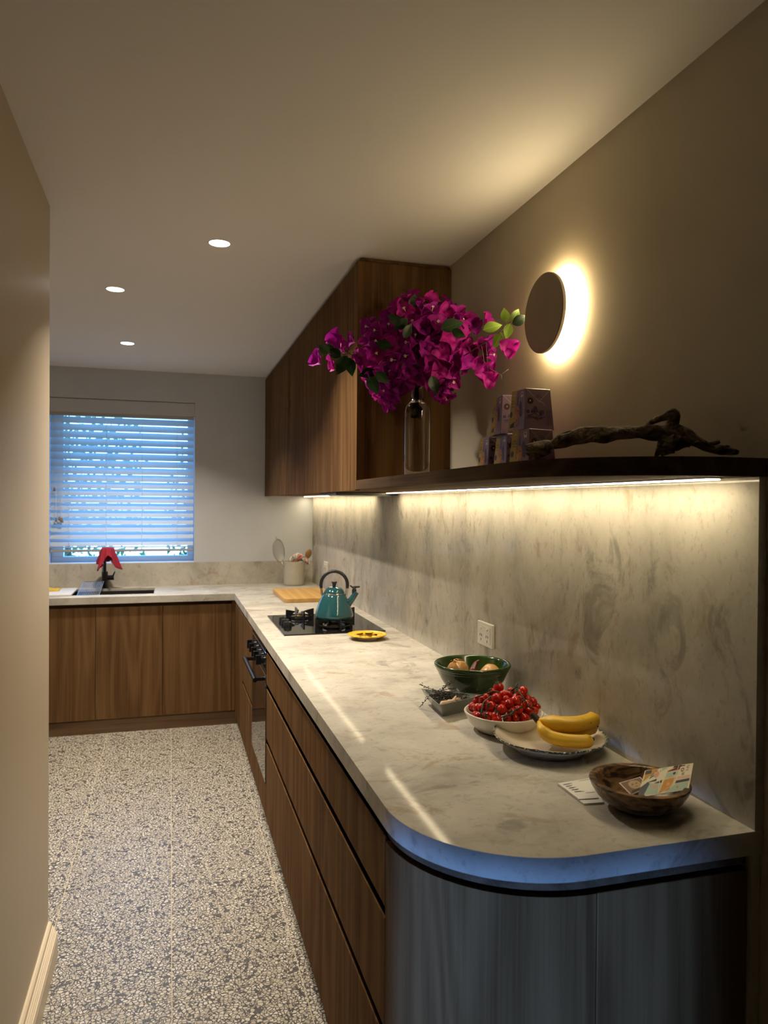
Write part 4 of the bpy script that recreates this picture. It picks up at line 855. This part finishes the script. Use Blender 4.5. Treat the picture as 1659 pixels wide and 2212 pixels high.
def cloth_fn(u, v):
    # tea towel thrown over the spout end: v = 0 at the crown, 1 at the hem
    th = 2*math.pi*u; d = max(0, v-.18)
    R = .030*min(1, v/.25)**.75+v*(.036+.017*math.sin(3*th+1)+.017*math.sin(5*th+.5)+.007*math.sin(11*th))
    hem = 1+.34*math.sin(2*th+.9)+.20*math.sin(3*th+2.2)+.10*math.sin(5*th)
    return (TPX+.022+R*1.02*math.cos(th), TPY-.105+R*1.15*math.sin(th), 1.2015-.012*v-.125*d*hem)
dc = NT('maroon_cotton'); dc.P(Base_Color=dc.mix(dc.noise(dc.pos(), 60, 3, .6), (.24,.008,.025), (.36,.015,.04)), Roughness=.9)
o = MB().grid(cloth_fn, 60, 16).build('dish_cloth', dc.m, smooth=True, merge=True); md = o.modifiers.new('thick', 'SOLIDIFY'); md.thickness = .0025
tag(o, 'dark red dish cloth draped over the tap spout', 'cloth')
# white board over the sink's left part, yellow cloth, wire rack
tag(bx(-1.015, -.625, 5.215, 5.60, Z0+.0005, Z0+.013).build('draining_board', plain('white_board', (.72,.70,.66), .4), bevel=.002), 'white board laid over the left part of the sink', 'board')
def yc(u, v): return (-.90+.17*u+.01*math.sin(7*v), 5.40+.13*v, Z0+.016+.020*math.sin(math.pi*v)*math.sin(math.pi*u)+.006*math.sin(9*u)*math.sin(8*v))
o = MB().grid(yc, 14, 12).build('yellow_cloth', plain('yellow_sponge_cloth', (.62,.40,.03), .9, var=.2), smooth=True); md = o.modifiers.new('thick', 'SOLIDIFY'); md.thickness = .003
tag(o, 'folded yellow cloth lying on the white board by the sink', 'cloth')
rk = thing('wire_rack', (-.52, 5.42, .86), 'tilted silver wire drying rack leaning in the sink', 'rack')
r0, r1, r2, r3_ = Vector((-.605,5.262,.872)), Vector((-.465,5.262,.872)), Vector((-.452,5.56,.958)), Vector((-.585,5.56,.958))
wire = plain('rack_wire', (.45,.45,.44), .3, .9)
MB().tube([r0, r1, r2, r3_, r0], .0024, 6).build('frame', wire, rk)
for k in range(1, 13):
    t_ = k/13; MB().tube([r0.lerp(r1, t_), r3_.lerp(r2, t_)], .0012, 5).build('wire', wire, rk)
for k in range(1, 12):
    t_ = k/12; MB().tube([r0.lerp(r3_, t_), r1.lerp(r2, t_)], .0011, 5).build('wire', wire, rk)
# ================================================================== things on the shelf
# ---- glass bottle vase
VX, VY, VZ = .848, 2.505, SZ1
va = thing('glass_vase', (VX, VY, VZ), 'tall clear glass bottle vase on the shelf holding bougainvillea', 'vase')
gm = NT('clear_glass'); gm.P(Base_Color=(.97,.98,.97), Roughness=0.0, IOR=1.45, Transmission_Weight=1.0); gm = gm.m
prof = [(1e-6,0),(.040,0),(.0455,.004),(.0465,.012),(.0465,.235),(.0445,.252),(.036,.266),(.026,.276),(.0225,.286),(.0215,.318),(.0225,.324),(.0295,.327),(.0315,.334),(.0295,.341),(.0225,.344),
        (.0198,.342),(.0198,.289),(.0235,.280),(.0335,.269),(.0425,.252),(.0447,.235),(.0447,.012),(.043,.008),(1e-6,.007)]
MB().lathe(prof, 56, (VX, VY, VZ)).build('bottle', gm, va, smooth=True)

# ---- bougainvillea
brm = NT('bract_magenta'); rr = brm.n('ShaderNodeObjectInfo').outputs['Random']
bcol = brm.mix(brm.noise(brm.pos(wobj=True), 90, 2, .6), brm.mix(rr, (.26,.005,.24), (.44,.010,.26)), brm.mix(rr, (.38,.010,.34), (.60,.025,.34)))
brm.P(Base_Color=bcol, Roughness=.6, Specular_IOR_Level=.2)
tr = brm.n('ShaderNodeBsdfTranslucent', {0: bcol}); mx = brm.n('ShaderNodeMixShader', {0: .35})
brm.t.links.new(brm.p.outputs[0], mx.inputs[1]); brm.t.links.new(tr.outputs[0], mx.inputs[2]); brm.t.links.new(mx.outputs[0], brm.out.inputs[0]); brm = brm.m
def leafmat(name, a, b, w_=.25):
    t = NT(name); p = t.pos(wobj=True); r_ = t.n('ShaderNodeObjectInfo').outputs['Random']
    y = t.n('ShaderNodeSeparateXYZ', {0: p}).outputs[1]
    rib = t.math('LESS_THAN', t.math('ABSOLUTE', y), .012)
    c = t.mix(t.math('MULTIPLY', rib, .5), t.mix(r_, a, b), tuple(min(1, x*2.2) for x in b))
    t.P(Base_Color=c, Roughness=.45)
    tr = t.n('ShaderNodeBsdfTranslucent', {0: c}); mx = t.n('ShaderNodeMixShader', {0: w_})
    t.t.links.new(t.p.outputs[0], mx.inputs[1]); t.t.links.new(tr.outputs[0], mx.inputs[2]); t.t.links.new(mx.outputs[0], t.out.inputs[0]); return t.m
lfm = leafmat('leaf_dark_green', (.009,.026,.007), (.02,.05,.012)); lfl = leafmat('leaf_light_green', (.16,.28,.03), (.24,.38,.05), .4)
flm = plain('floret_cream', (.75,.68,.50), .6); twm = plain('twig', (.10,.08,.03), .7)
rnd = random.Random(21)
blooms = []
for k in range(7):
    b = MB(); ph = rnd.uniform(0, 6.28); op = rnd.uniform(.55, .95)
    for q in range(3):
        a = ph+q*2.094+rnd.uniform(-.2,.2); th = op+rnd.uniform(-.15,.15); L = rnd.uniform(.030,.037); Wd = rnd.uniform(.037,.046)
        er = Vector((math.cos(a), math.sin(a), 0)); et = Vector((-math.sin(a), math.cos(a), 0)); tw = rnd.uniform(-.5,.5); wv = rnd.uniform(0, 6)
        def fn(u, v):
            s = (u-.5)*2; w_ = Wd*.5*max(.05, math.sin(math.pi*min(1, .12+.86*v))**.55)*(1-.12*v)
            bend = th+.75*v*v; al = L*v
            p = er*(al*math.sin(bend*.85+.1))+Vector((0,0,1))*(al*math.cos(bend*.85))
            nn_ = Vector((0,0,1))*math.sin(bend)-er*math.cos(bend)
            cup = .0085*s*s*(.3+v)+.0018*math.sin(9*v+wv)*s+.0016*math.cos(6*s+wv)
            return p+et*(w_*s*math.cos(.4*tw*v))+nn_*cup
        b.grid(fn, 6, 5)
    me = b.mesh('bloom', smooth=True); me.materials.append(brm); blooms.append(me)
fb = MB().tube([(0,0,.004),(0,0,.016),(0,0,.022)], [.0012,.0015,.0022], 6)
for q in range(5):
    a = q*1.2566; fb.add([(0,0,.0222),(.0045*math.cos(a-.4),.0045*math.sin(a-.4),.0235),(.0052*math.cos(a),.0052*math.sin(a),.0238),(.0045*math.cos(a+.4),.0045*math.sin(a+.4),.0235)], [(0,1,2,3)])
fme = fb.mesh('floret'); fme.materials.append(flm)
def leaf_me(seed):
    r_ = random.Random(seed); cv = r_.uniform(.08,.28)
    def fn(u, v):
        s = (u-.5)*2; w_ = .30*max(.02, math.sin(math.pi*v**.85))**.9*(1-.2*v)
        return (v, w_*s, -cv*v*v+.10*abs(s)*w_*2-.02*math.sin(8*v)*s*s)
    return MB().grid(fn, 6, 9).mesh('leaf', smooth=True)
leafs_d, leafs_l = [leaf_me(i) for i in range(4)], [leaf_me(i+10) for i in range(3)]
for m_ in leafs_d: m_.materials.append(lfm)
for m_ in leafs_l: m_.materials.append(lfl)
ALONG, UP, ROOM = Vector((.96, -.279, 0)), Vector((0, 0, 1)), Vector((-.30, -.94, -.16))     # along the bouquet's broad side, up, out into the room
MOUTH = Vector((VX, VY, VZ+.335)); BC = Vector((.845, 2.47, 2.03))
BR_DEF = {  # direction centre, label
 'left': (Vector((.58, 2.545, 2.06)), 'thin bougainvillea spray reaching far left in front of the cabinet door'),
 'right': (Vector((.99, 2.09, 2.04)), 'bougainvillea spray with light green leaves reaching to the wall lamp'),
 'top': (Vector((.83, 2.44, 2.21)), 'topmost bougainvillea branch with magenta blooms and dark leaves'),
 'midleft': (Vector((.70, 2.42, 2.05)), 'magenta bougainvillea branch filling the left of the bouquet'),
 'front': (Vector((.82, 2.34, 2.04)), 'densest magenta bougainvillea branch at the front centre of the bouquet'),
 'midright': (Vector((.95, 2.36, 2.08)), 'bright pink bougainvillea branch at the right of the bouquet'),
 'lowright': (Vector((.90, 2.42, 1.95)), 'bougainvillea branch drooping right of the vase neck'),
 'lowleft': (Vector((.76, 2.42, 1.93)), 'bougainvillea branch drooping left of the vase neck'),
 'back': (Vector((.90, 2.56, 2.10)), 'bougainvillea branch at the back of the bouquet against the cabinet')}
BRO = {}
for k, (c, lab) in BR_DEF.items():
    t = thing('bougainvillea_branch', MOUTH+Vector((rnd.uniform(-.01,.01), rnd.uniform(-.01,.01), 0)), lab, 'flowers', 'bougainvillea branches in the vase'); BRO[k] = t
def nearest(p): return min((k for k in BR_DEF if k not in ('left', 'right')), key=lambda k: (BR_DEF[k][0]-p).length)
members = {k: [] for k in BR_DEF}
for p in BL: members[nearest(Vector(p))].append(Vector(p))
for p in BA: members['left'].append(Vector(p))
for p in BR: members['right'].append(Vector(p))
for k, ps in members.items():
    t = BRO[k]; c = BR_DEF[k][0]; st = Vector(t.location)
    low = Vector((VX+rnd.uniform(-.012,.012), VY+rnd.uniform(-.012,.012), VZ+rnd.uniform(.215,.245)))
    main = smooth_path([low, st, st.lerp(c, .45)+Vector((0,0,.03)), c], 14)
    if k == 'right': main = smooth_path([low, st, (.93,2.339,2.008), (.956,2.186,2.033), (.969,2.109,2.047), (.994,2.071,2.076), (1.003,2.058,2.085)], 24)
    if k == 'left': main = smooth_path([low, st, (.708,2.507,2.009), (.629,2.531,2.038), (.582,2.545,2.065), (.543,2.556,2.081)], 22)
    b = MB().tube(main, [.0024-.0012*i/(len(main)-1) for i in range(len(main))], 6); tw_ = b
    for p in ps:
        q = min(main[5:], key=lambda m_: (m_-p).length); mid = q.lerp(p, .5)+Vector((0,0,.006)); tw_.tube([q, mid, p], [.0011,.0009,.0008], 5)
    if k == 'right': tw_.tube([(.956,2.185,1.988),(.972,2.149,1.95),(.999,2.131,1.93),(1.017,2.115,1.946)], .001, 5); tw_.tube([(1.0,2.13,1.93),(1.001,2.13,1.915)], .0009, 5)
    tw_.build('twig', twm, t, smooth=True)
    for p in ps:
        o = link('bloom', rnd.choice(blooms), None, t, p-st)
        d = ((p-BC).normalized()*.8+ROOM*.55+Vector((rnd.uniform(-.6,.6), rnd.uniform(-.5,.5), rnd.uniform(-.5,.4)))).normalized()
        o.rotation_euler = (d.to_track_quat('Z', 'Y').to_matrix() @ Matrix.Rotation(rnd.uniform(0, 6.28), 3, 'Z')).to_euler()
        s = rnd.uniform(.95, 1.25); o.scale = (s, s, s)
        if rnd.random() < .35: link('floret', fme, None, o)
for i, (p, size, ang) in enumerate(LV):
    p = Vector(p); light = i < 6
    k = 'right' if light else ('left' if p.x < .62 else nearest(p)); t = BRO[k]
    a = math.radians(ang); X = (ALONG*math.cos(a)+UP*math.sin(a)).normalized()
    N_ = (ROOM+ALONG*rnd.uniform(-.5,.5)+UP*rnd.uniform(-.4,.5)); N_ = (N_-X*N_.dot(X)).normalized(); Y = N_.cross(X)
    o = link('leaf', rnd.choice(leafs_l if light and i != 3 else leafs_d), None, t, p-X*size*.5-Vector(t.location))
    o.rotation_euler = Matrix((X, Y, N_)).transposed().to_euler(); o.scale = (size*1.1, size*1.25, size)
# two leaves hanging inside the bottle neck
for (dx, dz, ang) in ((-.020, .238, 25), (.018, .222, 150), (.004, .255, 200)):
    a = math.radians(ang); X = (ALONG*math.cos(a)*.9-UP*.5-ROOM*.2).normalized(); N_ = ROOM.copy(); N_ = (N_-X*N_.dot(X)).normalized(); Y = N_.cross(X)
    t = BRO['front']; o = link('leaf', leafs_d[1], None, t, Vector((VX+dx*.4, VY, VZ+dz+.015))-Vector(t.location)); o.rotation_euler = Matrix((X, Y, N_)).transposed().to_euler(); o.scale = (.036, .05, .04)

# ---- panettone boxes
lil = plain('lilac_card', (.23,.15,.225), .4, var=.05); gold = plain('gold_print', (.40,.26,.03), .4); cake = plain('cake_print', (.42,.16,.035), .5)
crumb = plain('cake_dark', (.06,.022,.015), .5); tow = plain('violet_print', (.075,.05,.13), .5); seal = plain('seal_print', (.055,.03,.02), .4); foil = plain('seal_centre', (.55,.5,.42), .4); linem = plain('pale_print', (.60,.50,.56), .5)
def cakebox(x, y, z, rot, lab):
    t = thing('cake_box', (x, y, z), lab, 'box', 'lilac cake boxes on the shelf')
    b, tp_, h, ys = .047, .0385, .114, .018
    P = lambda w_, sx, sy, zz: Vector((sx*w_, sy*w_, zz))
    B0 = [P(b,-1,-1,0), P(b,1,-1,0), P(b,1,1,0), P(b,-1,1,0)]; T0 = [P(tp_,-1,-1,h), P(tp_,1,-1,h), P(tp_,1,1,h), P(tp_,-1,1,h)]
    m_ = MB().add(B0+T0, [(3,2,1,0),(4,5,6,7),(0,1,5,4),(1,2,6,5),(2,3,7,6),(3,0,4,7)])
    o = link('carton', m_.mesh('carton', bevel=.0012), lil, t)
    def D(fm, poly, k, nm, mt_): 
        bb = MB(); bb.add([fm(u, v, k) for u, v in poly], [tuple(range(len(poly)))]); return link(nm, bb.mesh(nm), mt_, t)
    def DT_(fm, s, u0, u1, v0, v1, k, mt_):
        vs, fs = text_geo(s); bb = MB().add([fm(u0+(u1-u0)*a, v0+(v1-v0)*b_, k) for a, b_ in vs], fs); return link('lettering', bb.mesh('lettering'), mt_, t)
    fl = face_map(B0[3], B0[0], T0[0], T0[3], .0003)      # picture side
    D(fl, [(.0,.0),(.36,.0),(.36,.30),(.30,.45),(.34,.70),(.40,1),(.0,1)], 1, 'gold_panel', gold)
    D(fl, [(.42,.42),(.45,.70),(.50,.92),(.53,.72),(.58,.42)], 1.3, 'tower_print', tow); D(fl, [(.58,.40),(.60,.62),(.66,.72),(.74,.70),(.80,.62),(.84,.40),(.80,.30)], 1.3, 'tower_print', tow)
    D(fl, ell(.50,.42,.15,.20), 1.7, 'cake_print', cake); D(fl, [(.40,.14),(.60,.14),(.63,.40),(.37,.40)], 1.8, 'cake_print', cake); D(fl, [(.40,.10),(.47,.10),(.49,.42),(.36,.42)], 2.0, 'cake_print', plain('cake_cut', (.55,.27,.08), .5) if 'cake_cut' not in bpy.data.materials else bpy.data.materials['cake_cut'])
    r_ = random.Random(4)
    for k in range(12): D(fl, ell(.50+r_.uniform(-.13,.08), .38+r_.uniform(-.22,.17), .018, .016, 7), 2.3, 'raisin_print', crumb)
    D(fl, [(.08,.10),(.20,.18),(.34,.22),(.36,.10),(.22,.08)], 1.9, 'chocolate_print', crumb); D(fl, ell(.12,.42,.085,.075), 1.8, 'seal', seal)
    D(fl, [(.70,.80),(.86,.80),(.86,.93),(.70,.93)], 1.5, 'small_label', linem); D(fl, ell(.78,.885,.04,.03), 1.9, 'small_mark', seal)
    for v_ in (.80, .74): pass
    DT_(fl, 'MINI', .12, .27, .72, .76, 1.9, ink); DT_(fl, 'PANETTONE', .05, .35, .66, .70, 1.9, ink)
    for v_ in (.88, .60, .16, .12): D(fl, [(.08,v_),(.28,v_),(.28,v_+.012),(.08,v_+.012)], 1.6, 'text_line', linem if v_ > .8 else crumb)
    fr_ = face_map(B0[0], B0[1], T0[1], T0[0], .0003)     # plain side with folded flap
    for p, q in (((.02,.99),(.52,.69)), ((.98,.99),(.53,.69)), ((.53,.69),(.66,.67)), ((.66,.67),(.74,.60))):
        d = Vector((q[0]-p[0], q[1]-p[1])).normalized(); e = (-d.y*.005, d.x*.005)
        D(fr_, [(p[0]-e[0],p[1]-e[1]),(q[0]-e[0],q[1]-e[1]),(q[0]+e[0],q[1]+e[1]),(p[0]+e[0],p[1]+e[1])], 1.2, 'flap_edge', linem)
    D(fr_, ell(.19,.70,.115,.08, 24), 1.2, 'seal', seal); D(fr_, ell(.19,.70,.025,.022, 10), 1.7, 'seal_mark', foil)
    DT_(fr_, 'MINI', .43, .57, .82, .855, 1.2, ink); DT_(fr_, 'PANETTONE', .34, .66, .77, .805, 1.2, ink)
    D(fr_, [(.10,.30),(.72,.30),(.72,.312),(.10,.312)], 1.2, 'bridge_print', tow); D(fr_, [(.10,.335),(.22,.33),(.34,.40),(.46,.33),(.60,.345),(.60,.36),(.46,.355),(.36,.43),(.22,.36),(.10,.35)], 1.4, 'bridge_print', tow)
    D(fr_, [(.22,.42),(.26,.50),(.30,.50),(.33,.57),(.42,.57),(.46,.48),(.50,.42)], 1.3, 'building_print', tow); D(fr_, [(.06,.40),(.16,.40),(.16,.47),(.06,.47)], 1.3, 'building_print', tow); D(fr_, [(.52,.40),(.68,.40),(.68,.46),(.60,.48),(.52,.45)], 1.3, 'building_print', tow)
    D(fr_, [(.36,.30),(.42,.265),(.56,.265),(.62,.30),(.50,.285)], 1.6, 'boat_print', crumb)
    for k in range(13): D(fr_, [(.78,.14+.028*k),(.95,.14+.028*k),(.95,.147+.028*k),(.78,.147+.028*k)], 1.2, 'text_line', tow)
    t.rotation_euler = (0, 0, math.radians(rot)); return t
cakebox(.972, 2.100, SZ1, -4, 'lilac cake box at the left end of the bottom row')
cakebox(.975, 1.985, SZ1, -2, 'lilac cake box in the middle of the bottom row')
cakebox(.962, 1.845, SZ1, 9, 'lilac cake box at the right of the bottom row behind the driftwood')
cakebox(.972, 2.005, SZ1+.1145, -6, 'lilac cake box on top of the stack, left and farther back')
cakebox(.972, 1.875, SZ1+.1145, 2, 'lilac cake box on top of the stack, right and nearest')

# ---- driftwood
dwm = NT('driftwood_bark'); dp = dwm.pos()
g1 = dwm.noise(dwm.vmath('MULTIPLY', dp, (60,18,60)), 1.0, 4, .65, .6)
dwm.P(Base_Color=dwm.ramp(g1, [(.30, (.025,.018,.012)), (.48, (.13,.10,.065)), (.68, (.32,.26,.18))]), Roughness=.85)
dwm.bump(g1, 1.0, .012); dwm = dwm.m
dw = thing('driftwood_branch', (.95, 1.40, SZ1), 'gnarled grey-brown driftwood branch lying along the shelf end', 'driftwood')
rnd = random.Random(2)
def limb(data, name, seg=14, n=None, lump=.12, parent=dw):
    pts = smooth_path([d[:3] for d in data], n or len(data)*4); k = len(pts)
    rs = []
    for i in range(k):
        t_ = i/(k-1)*(len(data)-1); a = min(int(t_), len(data)-2); rs.append(1.1*(data[a][3]*(1-(t_-a))+data[a+1][3]*(t_-a)))
    ph = [rnd.uniform(0, 6.28) for _ in range(4)]
    sq = lambda j, i: 1+lump*math.sin(2*math.pi*j/seg*2+i*.25+ph[0])+lump*.7*math.sin(2*math.pi*j/seg*3-i*.42+ph[1])+lump*.5*math.sin(i*.9+ph[2])
    return MB().tube(pts, rs, seg, True, sq).build(name, dwm, parent, smooth=True)
tr_ = limb(MAIN, 'trunk', 18, lump=.16)
limb(UPPER, 'split_limb', 10); limb(FORK, 'fork', 10); limb(HORN, 'curled_limb', 12, lump=.08); ft = limb([(a, b, c, r*1.25) for a, b, c, r in FOOT], 'root_foot', 14, lump=.16)
FOOT_T = [TOES[0], TOES[1], TOES[2]]
for q in FOOT_T: limb([(a, b, c-.003, r*1.8) for a, b, c, r in q], 'root_tip', 8, parent=ft)
for q in KNOBS: limb(q, 'knot', 8, parent=tr_)
limb([(1.028,1.205,1.632,.006),(1.020,1.222,1.640,.006),(1.030,1.200,1.646,.003)], 'bark_tuft', 8, parent=tr_)
limb([(.972,1.303,1.640,.006),(.968,1.309,1.626,.005),(.966,1.311,1.6135,.002)], 'root_tip', 8, parent=ft)
limb([(.846,1.612,1.640,.007),(.850,1.606,1.626,.006),(.856,1.596,1.6135,.004)], 'fork_tip', 8)
